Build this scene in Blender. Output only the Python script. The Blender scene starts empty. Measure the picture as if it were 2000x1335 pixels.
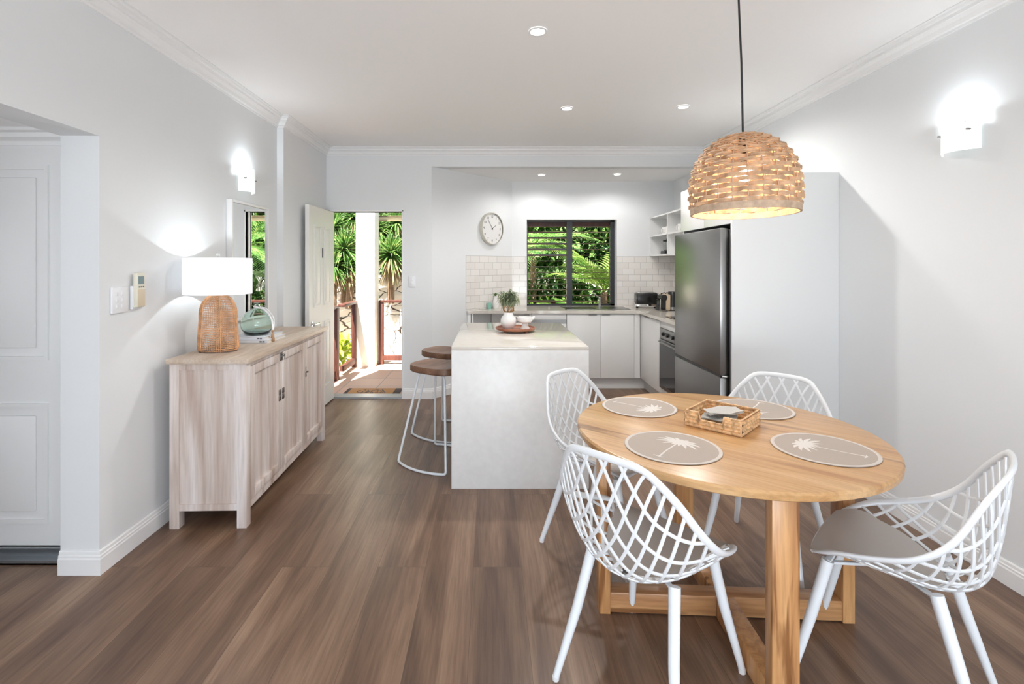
import bpy, bmesh, math, random
from mathutils import Vector, Matrix
from math import sin, cos, pi, radians as R
sc = bpy.context.scene
COL = sc.collection
random.seed(7)

# ------------------------------------------------------------ camera
cd = bpy.data.cameras.new('camera'); cam = bpy.data.objects.new('camera', cd); COL.objects.link(cam)
cd.sensor_width = 36.0; cd.lens = 980 * 36 / 2000
cd.shift_x = 0.021; cd.shift_y = -150.5 / 2000
cd.clip_start = 0.05; cd.clip_end = 200
cam.location = (0, 0, 1.42); cam.rotation_euler = (R(90), 0, 0)
sc.camera = cam

# ------------------------------------------------------------ world, sun, exposure
sc.view_settings.view_transform = 'Standard'; sc.view_settings.look = 'None'
sc.view_settings.gamma = 1.0; sc.view_settings.use_curve_mapping = False
sc.view_settings.exposure = 0.25
w = bpy.data.worlds.new('world'); sc.world = w; w.use_nodes = True
nt = w.node_tree; nt.nodes.clear()
wo = nt.nodes.new('ShaderNodeOutputWorld'); bg = nt.nodes.new('ShaderNodeBackground')
sky = nt.nodes.new('ShaderNodeTexSky'); sky.sky_type = 'HOSEK_WILKIE'
sky.sun_direction = Vector((-0.25, -0.35, 0.9)).normalized(); sky.turbidity = 3.5; sky.ground_albedo = 0.4
hs = nt.nodes.new('ShaderNodeHueSaturation'); hs.inputs['Saturation'].default_value = 0.62
nt.links.new(sky.outputs[0], hs.inputs['Color']); nt.links.new(hs.outputs[0], bg.inputs[0])
bg.inputs[1].default_value = 4.9
nt.links.new(bg.outputs[0], wo.inputs[0])

def light(kind, name, loc, energy, color=(1, 1, 1), rot=(0, 0, 0), parent=None, **kw):
    ld = bpy.data.lights.new(name, kind); ld.energy = energy; ld.color = color
    for k, v in kw.items(): setattr(ld, k, v)
    o = bpy.data.objects.new(name, ld); COL.objects.link(o)
    o.location = loc; o.rotation_euler = rot
    if parent: o.parent = parent
    return o
SUN = light('SUN', 'sun_light', (0, 0, 10), 26.0, (1.0, 0.95, 0.86), (R(26), R(-10), 0), angle=R(0.6))
# unseen area light added as daylight from an assumed, glassless opening behind the camera
REAR_FILL = light('AREA', 'added_rear_fill_light', (0.25, -2.85, 1.15), 6.0, (0.78, 0.89, 1.0), (R(90), 0, 0), shape='RECTANGLE', size=3.4, size_y=2.1)
# unseen area light added low behind the camera, tilted up to lift the ceiling
CEIL_FILL = light('AREA', 'ceiling_fill_light', (0.25, -2.80, 0.45), 122.0, (0.87, 0.94, 1.0), (R(122), 0, 0), shape='RECTANGLE', size=3.4, size_y=0.9)
HALL = light('AREA', 'hall_area_light', (-3.35, 0.6, 1.3), 9.0, (0.88, 0.94, 1.0), (0, R(-90), 0), shape='RECTANGLE', size=1.2, size_y=1.2)  # unseen area light inside the hall, whose walls have no window
sc.cycles.max_bounces = 9; sc.cycles.diffuse_bounces = 5; sc.cycles.glossy_bounces = 4
sc.cycles.transmission_bounces = 8; sc.cycles.transparent_max_bounces = 8
sc.cycles.sample_clamp_indirect = 6.0; sc.cycles.caustics_reflective = False; sc.cycles.caustics_refractive = False
sc.cycles.use_denoising = True; sc.cycles.blur_glossy = 0.8

# ------------------------------------------------------------ materials
def nodes(name):
    m = bpy.data.materials.new(name); m.use_nodes = True
    t = m.node_tree; b = t.nodes['Principled BSDF']
    return m, t, b
def rgb(*c): return (c[0], c[1], c[2], 1)
def mat(name, col, rough=0.5, metal=0.0, bump=0.0, bscale=60, vary=0.0, vscale=6, **kw):
    m, t, b = nodes(name)
    b.inputs['Base Color'].default_value = rgb(*col); b.inputs['Roughness'].default_value = rough; b.inputs['Metallic'].default_value = metal
    for k, v in kw.items(): b.inputs[k.replace('_', ' ')].default_value = v
    tc = t.nodes.new('ShaderNodeTexCoord')
    if vary:
        n = t.nodes.new('ShaderNodeTexNoise'); n.inputs['Scale'].default_value = vscale; n.inputs['Detail'].default_value = 4
        r = t.nodes.new('ShaderNodeValToRGB')
        r.color_ramp.elements[0].position = 0.3; r.color_ramp.elements[1].position = 0.7
        r.color_ramp.elements[0].color = rgb(*[c * (1 - vary) for c in col]); r.color_ramp.elements[1].color = rgb(*[min(1, c * (1 + vary)) for c in col])
        t.links.new(tc.outputs['Object'], n.inputs['Vector']); t.links.new(n.outputs['Fac'], r.inputs['Fac']); t.links.new(r.outputs[0], b.inputs['Base Color'])
    if bump:
        n = t.nodes.new('ShaderNodeTexNoise'); n.inputs['Scale'].default_value = bscale; n.inputs['Detail'].default_value = 3
        bp = t.nodes.new('ShaderNodeBump'); bp.inputs['Strength'].default_value = bump; bp.inputs['Distance'].default_value = 0.002
        t.links.new(tc.outputs['Object'], n.inputs['Vector']); t.links.new(n.outputs['Fac'], bp.inputs['Height']); t.links.new(bp.outputs[0], b.inputs['Normal'])
    return m
def wood(name, cols, stretch=(30, 2, 30), rough=0.45, knots=True, rot=0.0, fine=0.5, spec=0.5, veins=False):
    """streaky grain, long along the axis whose stretch is small"""
    m, t, b = nodes(name)
    tc = t.nodes.new('ShaderNodeTexCoord'); mp = t.nodes.new('ShaderNodeMapping'); mp.vector_type = 'POINT'
    mr = t.nodes.new('ShaderNodeMapping'); mr.inputs['Rotation'].default_value = (0, 0, rot)
    mp.inputs['Scale'].default_value = stretch
    t.links.new(tc.outputs['Object'], mr.inputs[0]); t.links.new(mr.outputs[0], mp.inputs[0])
    n = t.nodes.new('ShaderNodeTexNoise'); n.inputs['Scale'].default_value = 0.6; n.inputs['Detail'].default_value = 6; n.inputs['Distortion'].default_value = 0.6
    t.links.new(mp.outputs[0], n.inputs['Vector'])
    r = t.nodes.new('ShaderNodeValToRGB'); cr = r.color_ramp
    cr.elements[0].position = 0.28; cr.elements[0].color = rgb(*cols[0]); cr.elements[1].position = 0.72; cr.elements[1].color = rgb(*cols[-1])
    if len(cols) > 2:
        e = cr.elements.new(0.5); e.color = rgb(*cols[1])
    t.links.new(n.outputs['Fac'], r.inputs['Fac'])
    n2 = t.nodes.new('ShaderNodeTexNoise'); n2.inputs['Scale'].default_value = 4; n2.inputs['Detail'].default_value = 4
    t.links.new(mp.outputs[0], n2.inputs['Vector'])
    mx = t.nodes.new('ShaderNodeMix'); mx.data_type = 'RGBA'; mx.blend_type = 'MULTIPLY'; mx.inputs[0].default_value = fine
    r2 = t.nodes.new('ShaderNodeValToRGB'); r2.color_ramp.elements[0].position = 0.3; r2.color_ramp.elements[0].color = rgb(.55, .5, .46); r2.color_ramp.elements[1].position = 0.6; r2.color_ramp.elements[1].color = rgb(1, 1, 1)
    t.links.new(n2.outputs['Fac'], r2.inputs['Fac']); t.links.new(r.outputs[0], mx.inputs[6]); t.links.new(r2.outputs[0], mx.inputs[7])
    out = mx.outputs[2]
    if knots:
        mk = t.nodes.new('ShaderNodeMapping'); mk.inputs['Scale'].default_value = tuple(s * 0.16 for s in stretch)
        t.links.new(mr.outputs[0], mk.inputs[0])
        v = t.nodes.new('ShaderNodeTexVoronoi'); v.inputs['Scale'].default_value = 1.1
        t.links.new(mk.outputs[0], v.inputs['Vector'])
        r3 = t.nodes.new('ShaderNodeValToRGB'); r3.color_ramp.elements[0].position = 0.04; r3.color_ramp.elements[0].color = rgb(.35, .25, .18); r3.color_ramp.elements[1].position = 0.11; r3.color_ramp.elements[1].color = rgb(1, 1, 1)
        t.links.new(v.outputs['Distance'], r3.inputs['Fac'])
        m2 = t.nodes.new('ShaderNodeMix'); m2.data_type = 'RGBA'; m2.blend_type = 'MULTIPLY'; m2.inputs[0].default_value = 0.8
        t.links.new(out, m2.inputs[6]); t.links.new(r3.outputs[0], m2.inputs[7]); out = m2.outputs[2]
    if veins:
        mv = t.nodes.new('ShaderNodeMapping'); mv.inputs['Scale'].default_value = tuple(s * 0.5 for s in stretch); mv.inputs['Location'].default_value = (3.1, 1.7, .4)
        t.links.new(mr.outputs[0], mv.inputs[0])
        nv = t.nodes.new('ShaderNodeTexNoise'); nv.inputs['Scale'].default_value = 1.0; nv.inputs['Detail'].default_value = 5; nv.inputs['Distortion'].default_value = .3; t.links.new(mv.outputs[0], nv.inputs['Vector'])
        rv = t.nodes.new('ShaderNodeValToRGB'); cv = rv.color_ramp; cv.elements[0].position = .355; cv.elements[0].color = rgb(.30, .19, .12); cv.elements[1].position = .39; cv.elements[1].color = rgb(1, 1, 1)
        t.links.new(nv.outputs['Fac'], rv.inputs['Fac'])
        m3 = t.nodes.new('ShaderNodeMix'); m3.data_type = 'RGBA'; m3.blend_type = 'MULTIPLY'; m3.inputs[0].default_value = .75
        t.links.new(out, m3.inputs[6]); t.links.new(rv.outputs[0], m3.inputs[7]); out = m3.outputs[2]
    t.links.new(out, b.inputs['Base Color'])
    b.inputs['Roughness'].default_value = rough; b.inputs['Specular IOR Level'].default_value = spec
    bp = t.nodes.new('ShaderNodeBump'); bp.inputs['Strength'].default_value = 0.15; bp.inputs['Distance'].default_value = 0.001
    t.links.new(n2.outputs['Fac'], bp.inputs['Height']); t.links.new(bp.outputs[0], b.inputs['Normal'])
    return m
def emit(name, col, s, base=(.9, .9, .9)):
    m, t, b = nodes(name)
    b.inputs['Base Color'].default_value = rgb(*base); b.inputs['Emission Color'].default_value = rgb(*col); b.inputs['Emission Strength'].default_value = s
    return m
def floor_mat():
    m, t, b = nodes('timber_plank_floor'); L = t.links.new; N = t.nodes.new
    tc = N('ShaderNodeTexCoord'); sp = N('ShaderNodeSeparateXYZ'); L(tc.outputs['Object'], sp.inputs[0])
    cb = N('ShaderNodeCombineXYZ'); L(sp.outputs['Y'], cb.inputs[0]); L(sp.outputs['X'], cb.inputs[1])
    mp = N('ShaderNodeMapping'); mp.inputs['Location'].default_value = (0.55, 0.08, 0); L(cb.outputs[0], mp.inputs[0])
    br = N('ShaderNodeTexBrick'); br.inputs['Scale'].default_value = 1; br.inputs['Brick Width'].default_value = 1.83; br.inputs['Row Height'].default_value = 0.225
    br.inputs['Mortar Size'].default_value = 0.0009; br.inputs['Mortar Smooth'].default_value = 0.3; br.offset = 0.41; br.offset_frequency = 2; br.inputs['Bias'].default_value = 0
    br.inputs['Color1'].default_value = rgb(0, 0, 0); br.inputs['Color2'].default_value = rgb(1, 1, 1); br.inputs['Mortar'].default_value = rgb(.5, .5, .5)
    L(mp.outputs[0], br.inputs['Vector'])
    # per plank offset for the grain
    ad = N('ShaderNodeVectorMath'); ad.operation = 'MULTIPLY_ADD'; ad.inputs[1].default_value = (1, 1, 1)
    sc3 = N('ShaderNodeVectorMath'); sc3.operation = 'SCALE'; sc3.inputs['Scale'].default_value = 7.3; L(br.outputs['Color'], sc3.inputs[0])
    L(tc.outputs['Object'], ad.inputs[0]); L(sc3.outputs[0], ad.inputs[2])
    m1 = N('ShaderNodeMapping'); m1.inputs['Scale'].default_value = (10, .8, 1); L(ad.outputs[0], m1.inputs[0])
    n1 = N('ShaderNodeTexNoise'); n1.inputs['Scale'].default_value = 0.8; n1.inputs['Detail'].default_value = 7; n1.inputs['Distortion'].default_value = 0.8; L(m1.outputs[0], n1.inputs['Vector'])
    r = N('ShaderNodeValToRGB'); cr = r.color_ramp
    cr.elements[0].position = .28; cr.elements[0].color = rgb(.105, .058, .037); cr.elements[1].position = .75; cr.elements[1].color = rgb(.325, .212, .138)
    e = cr.elements.new(.5); e.color = rgb(.195, .115, .073)
    L(n1.outputs['Fac'], r.inputs['Fac'])
    m2 = N('ShaderNodeMapping'); m2.inputs['Scale'].default_value = (110, 5, 1); L(ad.outputs[0], m2.inputs[0])
    n2 = N('ShaderNodeTexNoise'); n2.inputs['Scale'].default_value = 1; n2.inputs['Detail'].default_value = 5; L(m2.outputs[0], n2.inputs['Vector'])
    r2 = N('ShaderNodeValToRGB'); r2.color_ramp.elements[0].position = .3; r2.color_ramp.elements[0].color = rgb(.7, .66, .62); r2.color_ramp.elements[1].position = .65; r2.color_ramp.elements[1].color = rgb(1.08, 1.08, 1.08); L(n2.outputs['Fac'], r2.inputs['Fac'])
    x = N('ShaderNodeMix'); x.data_type = 'RGBA'; x.blend_type = 'MULTIPLY'; x.inputs[0].default_value = .8; L(r.outputs[0], x.inputs[6]); L(r2.outputs[0], x.inputs[7])
    # knots
    mk = N('ShaderNodeMapping'); mk.inputs['Scale'].default_value = (4.5, 1.3, 1); L(ad.outputs[0], mk.inputs[0])
    v = N('ShaderNodeTexVoronoi'); v.inputs['Scale'].default_value = .9; L(mk.outputs[0], v.inputs['Vector'])
    r3 = N('ShaderNodeValToRGB'); r3.color_ramp.elements[0].position = .02; r3.color_ramp.elements[0].color = rgb(.45, .4, .36); r3.color_ramp.elements[1].position = .09; r3.color_ramp.elements[1].color = rgb(1, 1, 1); L(v.outputs['Distance'], r3.inputs['Fac'])
    x3 = N('ShaderNodeMix'); x3.data_type = 'RGBA'; x3.blend_type = 'MULTIPLY'; x3.inputs[0].default_value = .8; L(x.outputs[2], x3.inputs[6]); L(r3.outputs[0], x3.inputs[7])
    x2 = N('ShaderNodeMix'); x2.data_type = 'RGBA'; L(br.outputs['Fac'], x2.inputs[0]); L(x3.outputs[2], x2.inputs[6]); x2.inputs[7].default_value = rgb(.075, .045, .03)
    L(x2.outputs[2], b.inputs['Base Color'])
    b.inputs['Roughness'].default_value = .36; b.inputs['Specular IOR Level'].default_value = .5
    bp = N('ShaderNodeBump'); bp.inputs['Strength'].default_value = .25; bp.inputs['Distance'].default_value = .001; L(n2.outputs['Fac'], bp.inputs['Height']); L(bp.outputs[0], b.inputs['Normal'])
    return m
def tile_mat(name, ux, uy, bw, rh, c1, c2, mc, rough=.12, mort=.0025, wav=.35, offs=(0, 0), off=.5):
    """brick layout: u = dot(pos, ux), v = dot(pos, uy)"""
    m, t, b = nodes(name); L = t.links.new; N = t.nodes.new
    tc = N('ShaderNodeTexCoord')
    d1 = N('ShaderNodeVectorMath'); d1.operation = 'DOT_PRODUCT'; d1.inputs[1].default_value = ux; L(tc.outputs['Object'], d1.inputs[0])
    d2 = N('ShaderNodeVectorMath'); d2.operation = 'DOT_PRODUCT'; d2.inputs[1].default_value = uy; L(tc.outputs['Object'], d2.inputs[0])
    cb = N('ShaderNodeCombineXYZ'); L(d1.outputs['Value'], cb.inputs[0]); L(d2.outputs['Value'], cb.inputs[1])
    mp = N('ShaderNodeMapping'); mp.inputs['Location'].default_value = (offs[0], offs[1], 0); L(cb.outputs[0], mp.inputs[0])
    br = N('ShaderNodeTexBrick'); br.inputs['Scale'].default_value = 1; br.inputs['Brick Width'].default_value = bw; br.inputs['Row Height'].default_value = rh
    br.inputs['Mortar Size'].default_value = mort; br.inputs['Mortar Smooth'].default_value = .2; br.offset = off
    br.inputs['Color1'].default_value = rgb(*c1); br.inputs['Color2'].default_value = rgb(*c2); br.inputs['Mortar'].default_value = rgb(*mc)
    L(mp.outputs[0], br.inputs['Vector']); L(br.outputs['Color'], b.inputs['Base Color'])
    n = N('ShaderNodeTexNoise'); n.inputs['Scale'].default_value = 9; L(tc.outputs['Object'], n.inputs['Vector'])
    mm = N('ShaderNodeMath'); mm.operation = 'SUBTRACT'; L(n.outputs['Fac'], mm.inputs[0]); L(br.outputs['Fac'], mm.inputs[1])
    bp = N('ShaderNodeBump'); bp.inputs['Strength'].default_value = wav; bp.inputs['Distance'].default_value = .004; L(mm.outputs[0], bp.inputs['Height']); L(bp.outputs[0], b.inputs['Normal'])
    b.inputs['Roughness'].default_value = rough
    return m
def rock_mat():
    m, t, b = nodes('pale_field_stone'); L = t.links.new; N = t.nodes.new
    tc = N('ShaderNodeTexCoord'); mp = N('ShaderNodeMapping'); mp.inputs['Scale'].default_value = (1.6, 1, 3.2); L(tc.outputs['Object'], mp.inputs[0])
    n0 = N('ShaderNodeTexNoise'); n0.inputs['Scale'].default_value = 2; L(mp.outputs[0], n0.inputs['Vector'])
    mxv = N('ShaderNodeMix'); mxv.data_type = 'RGBA'; mxv.inputs[0].default_value = .25; L(mp.outputs[0], mxv.inputs[6]); L(n0.outputs['Color'], mxv.inputs[7])
    v = N('ShaderNodeTexVoronoi'); v.feature = 'DISTANCE_TO_EDGE'; v.inputs['Scale'].default_value = 1.5; L(mxv.outputs[2], v.inputs['Vector'])
    r = N('ShaderNodeValToRGB'); cr = r.color_ramp; cr.elements[0].position = .010; cr.elements[0].color = rgb(.05, .03, .02); cr.elements[1].position = .030; cr.elements[1].color = rgb(.82, .76, .70)
    L(v.outputs['Distance'], r.inputs['Fac']); L(r.outputs[0], b.inputs['Base Color'])
    bp = N('ShaderNodeBump'); bp.inputs['Strength'].default_value = .8; bp.inputs['Distance'].default_value = .05; L(v.outputs['Distance'], bp.inputs['Height']); L(bp.outputs[0], b.inputs['Normal'])
    b.inputs['Roughness'].default_value = .9
    return m
def leaf_mat(name, c1, c2, c3=None):
    m, t, b = nodes(name); L = t.links.new; N = t.nodes.new
    tc = N('ShaderNodeTexCoord'); n = N('ShaderNodeTexNoise'); n.inputs['Scale'].default_value = 7; n.inputs['Detail'].default_value = 2; L(tc.outputs['Object'], n.inputs['Vector'])
    r = N('ShaderNodeValToRGB'); cr = r.color_ramp; cr.elements[0].position = .32; cr.elements[0].color = rgb(*c1); cr.elements[1].position = .68; cr.elements[1].color = rgb(*(c3 or c2))
    e = cr.elements.new(.52); e.color = rgb(*c2)
    L(n.outputs['Fac'], r.inputs['Fac']); L(r.outputs[0], b.inputs['Base Color']); b.inputs['Roughness'].default_value = .45
    tr = N('ShaderNodeBsdfTranslucent'); L(r.outputs[0], tr.inputs[0]); ms = N('ShaderNodeMixShader'); ms.inputs[0].default_value = .35
    L(b.outputs[0], ms.inputs[1]); L(tr.outputs[0], ms.inputs[2]); L(ms.outputs[0], t.nodes['Material Output'].inputs[0])
    return m

M = {}
M['wall'] = mat('wall_paint', (.76, .775, .785), .55, bump=.08, bscale=180)
M['ceil'] = mat('ceiling_paint', (.90, .895, .89), .7, bump=.05, bscale=150)
M['trim'] = mat('trim_gloss_paint', (.82, .82, .82), .35)
M['door'] = mat('door_paint', (.80, .79, .76), .4)
M['floor'] = floor_mat()
M['terra'] = tile_mat('terracotta_porch_tiles', (1, 0, 0), (0, 1, 0), .4, .4, (.62, .40, .30), (.68, .45, .34), (.35, .28, .24), .6, .006, .1, (.12, .1), 0)
dW = (.6786, .7345, 0)
TC = ((.74, .71, .68), (.80, .78, .75), (.50, .47, .45))
M['tileB'] = tile_mat('kitchen_tiles_back', (1, 0, 0), (0, 0, 1), .152, .0762, *TC, offs=(.02, .0))
M['tileA'] = tile_mat('kitchen_tiles_angled', dW, (0, 0, 1), .152, .0762, *TC, offs=(.04, .0))
M['tileR'] = tile_mat('kitchen_tiles_side', (0, 1, 0), (0, 0, 1), .152, .0762, *TC)
M['lam'] = mat('white_laminate', (.80, .80, .79), .22)
M['panel'] = mat('white_gable_laminate', (.76, .77, .77), .4)
M['kick'] = mat('pale_kickboard', (.72, .72, .71), .3)
M['stone'] = mat('polished_stone_reflected_beige', (.66, .62, .56), .07, vary=.03, vscale=25)  # white stone tops; beige of their reflections put into the base colour
M['stoneF'] = mat('polished_stone_front', (.78, .78, .77), .32, vary=.03, vscale=25)
M['dark'] = mat('dark_gap', (.03, .03, .03), .6)
M['steel'] = mat('brushed_steel', (.31, .305, .30), .30, 1.0)
M['steel_side'] = mat('dark_grey_steel_side', (.13, .13, .13), .4, .6)
M['chrome'] = mat('chrome', (.75, .75, .75), .12, 1.0)
M['dark_chrome'] = mat('aged_metal', (.22, .20, .19), .35, 1.0)
M['black'] = mat('black_plastic', (.012, .012, .013), .25)
M['blackg'] = mat('black_glass', (.015, .015, .018), .05)
M['alu'] = mat('black_aluminium', (.02, .023, .028), .35)
M['blade'] = mat('dark_timber_louvre', (.10, .055, .035), .4)
M['jarrah'] = wood('jarrah_timber', ((.055, .016, .011), (.085, .025, .017), (.12, .042, .028)), (30, 30, 3), .5, False)
M['white'] = mat('white_powder_coat', (.80, .84, .88), .3)
M['ceramic'] = mat('white_ceramic', (.82, .81, .79), .35)
M['seatpad'] = mat('warm_grey_moulded_seat', (.54, .50, .465), .42)
M['shellw'] = mat('white_moulded_plastic', (.80, .83, .86), .3)
M['table'] = wood('golden_hardwood', ((.40, .19, .075), (.57, .335, .15), (.66, .43, .225)), (20, 1.3, 20), .28, True, R(-52), .45, veins=True)
M['table_leg'] = wood('golden_hardwood_leg', ((.30, .12, .045), (.58, .30, .125), (.70, .40, .18)), (22, 22, 1.6), .3, True, veins=True)
M['table_beam'] = wood('golden_hardwood_beam', ((.36, .16, .065), (.54, .29, .13), (.66, .39, .185)), (1.6, 26, 26), .3, True, veins=True)
M['wash'] = wood('whitewashed_timber', ((.44, .32, .26), (.66, .57, .52), (.82, .77, .76)), (17, 17, 1.2), .6, True, 0, .35)
M['wash_top'] = wood('whitewashed_timber_top', ((.47, .35, .26), (.60, .49, .39), (.70, .61, .52)), (24, 2, 24), .5, True, 0, .4)
M['walnut'] = wood('walnut_seat', ((.10, .045, .025), (.19, .095, .055), (.28, .155, .10)), (22, 3, 22), .4, False)
M['traywood'] = wood('reddish_tray_timber', ((.22, .07, .035), (.36, .13, .07), (.42, .19, .1)), (3, 22, 22), .4, False)
M['wicker'] = mat('rattan_cane', (.66, .36, .18), .55, vary=.3, vscale=30)
M['straw'] = mat('seagrass_weave', (.52, .325, .19), .6, vary=.4, vscale=22)
M['strawrim'] = mat('seagrass_rim', (.50, .36, .25), .6, vary=.2, vscale=40)
M['hyac'] = mat('water_hyacinth', (.72, .46, .24), .55, vary=.4, vscale=55)
M['mat'] = mat('woven_placemat', (.41, .355, .31), .7, bump=.3, bscale=500)
M['matrim'] = mat('placemat_rim', (.60, .55, .51), .6)
M['print'] = mat('placemat_print', (.68, .65, .62), .6)
M['napkin'] = mat('linen_napkin', (.86, .85, .83), .7)
M['napkin2'] = mat('grey_linen_napkin', (.72, .73, .72), .7)
M['cloth'] = mat('taupe_tassel', (.42, .26, .15), .8)
M['bead'] = mat('white_bead', (.80, .80, .80), .4)
M['book'] = mat('pale_book_cover', (.74, .76, .80), .45)
M['page'] = mat('book_pages', (.74, .70, .64), .8)
M['ink'] = mat('dark_ink', (.05, .05, .06), .6)
M['clockrim'] = mat('clock_rim', (.60, .575, .50), .35)
M['face'] = mat('clock_face', (.78, .77, .755), .5)
M['remote'] = mat('ivory_plastic', (.74, .71, .60), .4)
M['remote2'] = mat('beige_plastic_cover', (.64, .54, .40), .4)
M['lcd'] = mat('grey_green_screen', (.18, .25, .26), .2)
M['sw'] = mat('switch_plastic', (.80, .81, .83), .3)
M['coir'] = mat('coir_mat', (.50, .25, .10), .9, bump=.6, bscale=300)
M['rubber'] = mat('dark_mat_border', (.045, .028, .03), .8)
M['rock'] = rock_mat()
M['soil'] = mat('garden_soil', (.42, .33, .25), .9, vary=.3, vscale=2)
M['bank'] = mat('planted_bank', (.06, .10, .03), .9, vary=.5, vscale=5)
M['lawn'] = leaf_mat('bright_groundcover', (.22, .32, .02), (.36, .46, .04), (.50, .56, .10))
M['yucca'] = leaf_mat('yucca_leaves', (.035, .11, .025), (.11, .23, .05), (.34, .42, .16))
M['yucca_dry'] = leaf_mat('dry_yucca_leaves', (0.210, 0.130, 0.070), (0.290, 0.210, 0.120), (0.225, 0.250, 0.100))
M['palm'] = leaf_mat('palm_leaves', (.04, .13, .035), (.13, .28, .06), (.42, .50, .20))
M['palm2'] = leaf_mat('bright_palm_leaves', (.12, .27, .04), (.26, .42, .08), (.50, .60, .22))
M['hedge'] = leaf_mat('hedge_leaves', (.03, .09, .03), (.09, .19, .045), (.20, .27, .08))
M['trunk'] = mat('palm_trunk', (.18, .12, .08), .9, vary=.3, vscale=20)
M['render'] = mat('white_rendered_column', (.78, .80, .74), .8)
M['potgreen'] = leaf_mat('olive_leaves', (.20, .25, .15), (.36, .40, .26), (.60, .62, .46))
M['stem'] = mat('dry_stem', (.42, .24, .10), .8, vary=.3, vscale=80)
M['tin'] = mat('soft_beige_plastic', (.62, .50, .36), .35)
m, t, b = nodes('mirror_glass'); b.inputs['Metallic'].default_value = 1; b.inputs['Roughness'].default_value = .01; b.inputs['Base Color'].default_value = rgb(.88, .90, .89); M['mirror'] = m
m, t, b = nodes('green_glass'); b.inputs['Transmission Weight'].default_value = 1; b.inputs['Roughness'].default_value = .0; b.inputs['IOR'].default_value = 1.45; b.inputs['Base Color'].default_value = rgb(.82, .94, .89); M['glass'] = m
m, t, b = nodes('clear_glass'); b.inputs['Transmission Weight'].default_value = 1; b.inputs['Roughness'].default_value = .0; b.inputs['Base Color'].default_value = rgb(.95, .97, .97); M['clear'] = m
# frosted glass of the wall lamps: lit from behind
M['sconce'] = emit('frosted_sconce_glass', (.93, 1.0, .98), .42, (.8, .84, .83))
m, t, b = nodes('linen_lampshade'); tr = t.nodes.new('ShaderNodeBsdfTranslucent'); tr.inputs[0].default_value = rgb(.9, .93, .97)
ms = t.nodes.new('ShaderNodeMixShader'); ms.inputs[0].default_value = .5; b.inputs['Base Color'].default_value = rgb(.9, .9, .9); b.inputs['Roughness'].default_value = .8
b.inputs['Emission Color'].default_value = rgb(.95, .98, 1); b.inputs['Emission Strength'].default_value = .12
t.links.new(b.outputs[0], ms.inputs[1]); t.links.new(tr.outputs[0], ms.inputs[2]); t.links.new(ms.outputs[0], t.nodes['Material Output'].inputs[0]); M['shade'] = m
M['led'] = emit('downlight_lens', (1, .97, .92), 9.0)
M['bulb'] = emit('warm_bulb', (1, .85, .6), 12.0)

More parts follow.
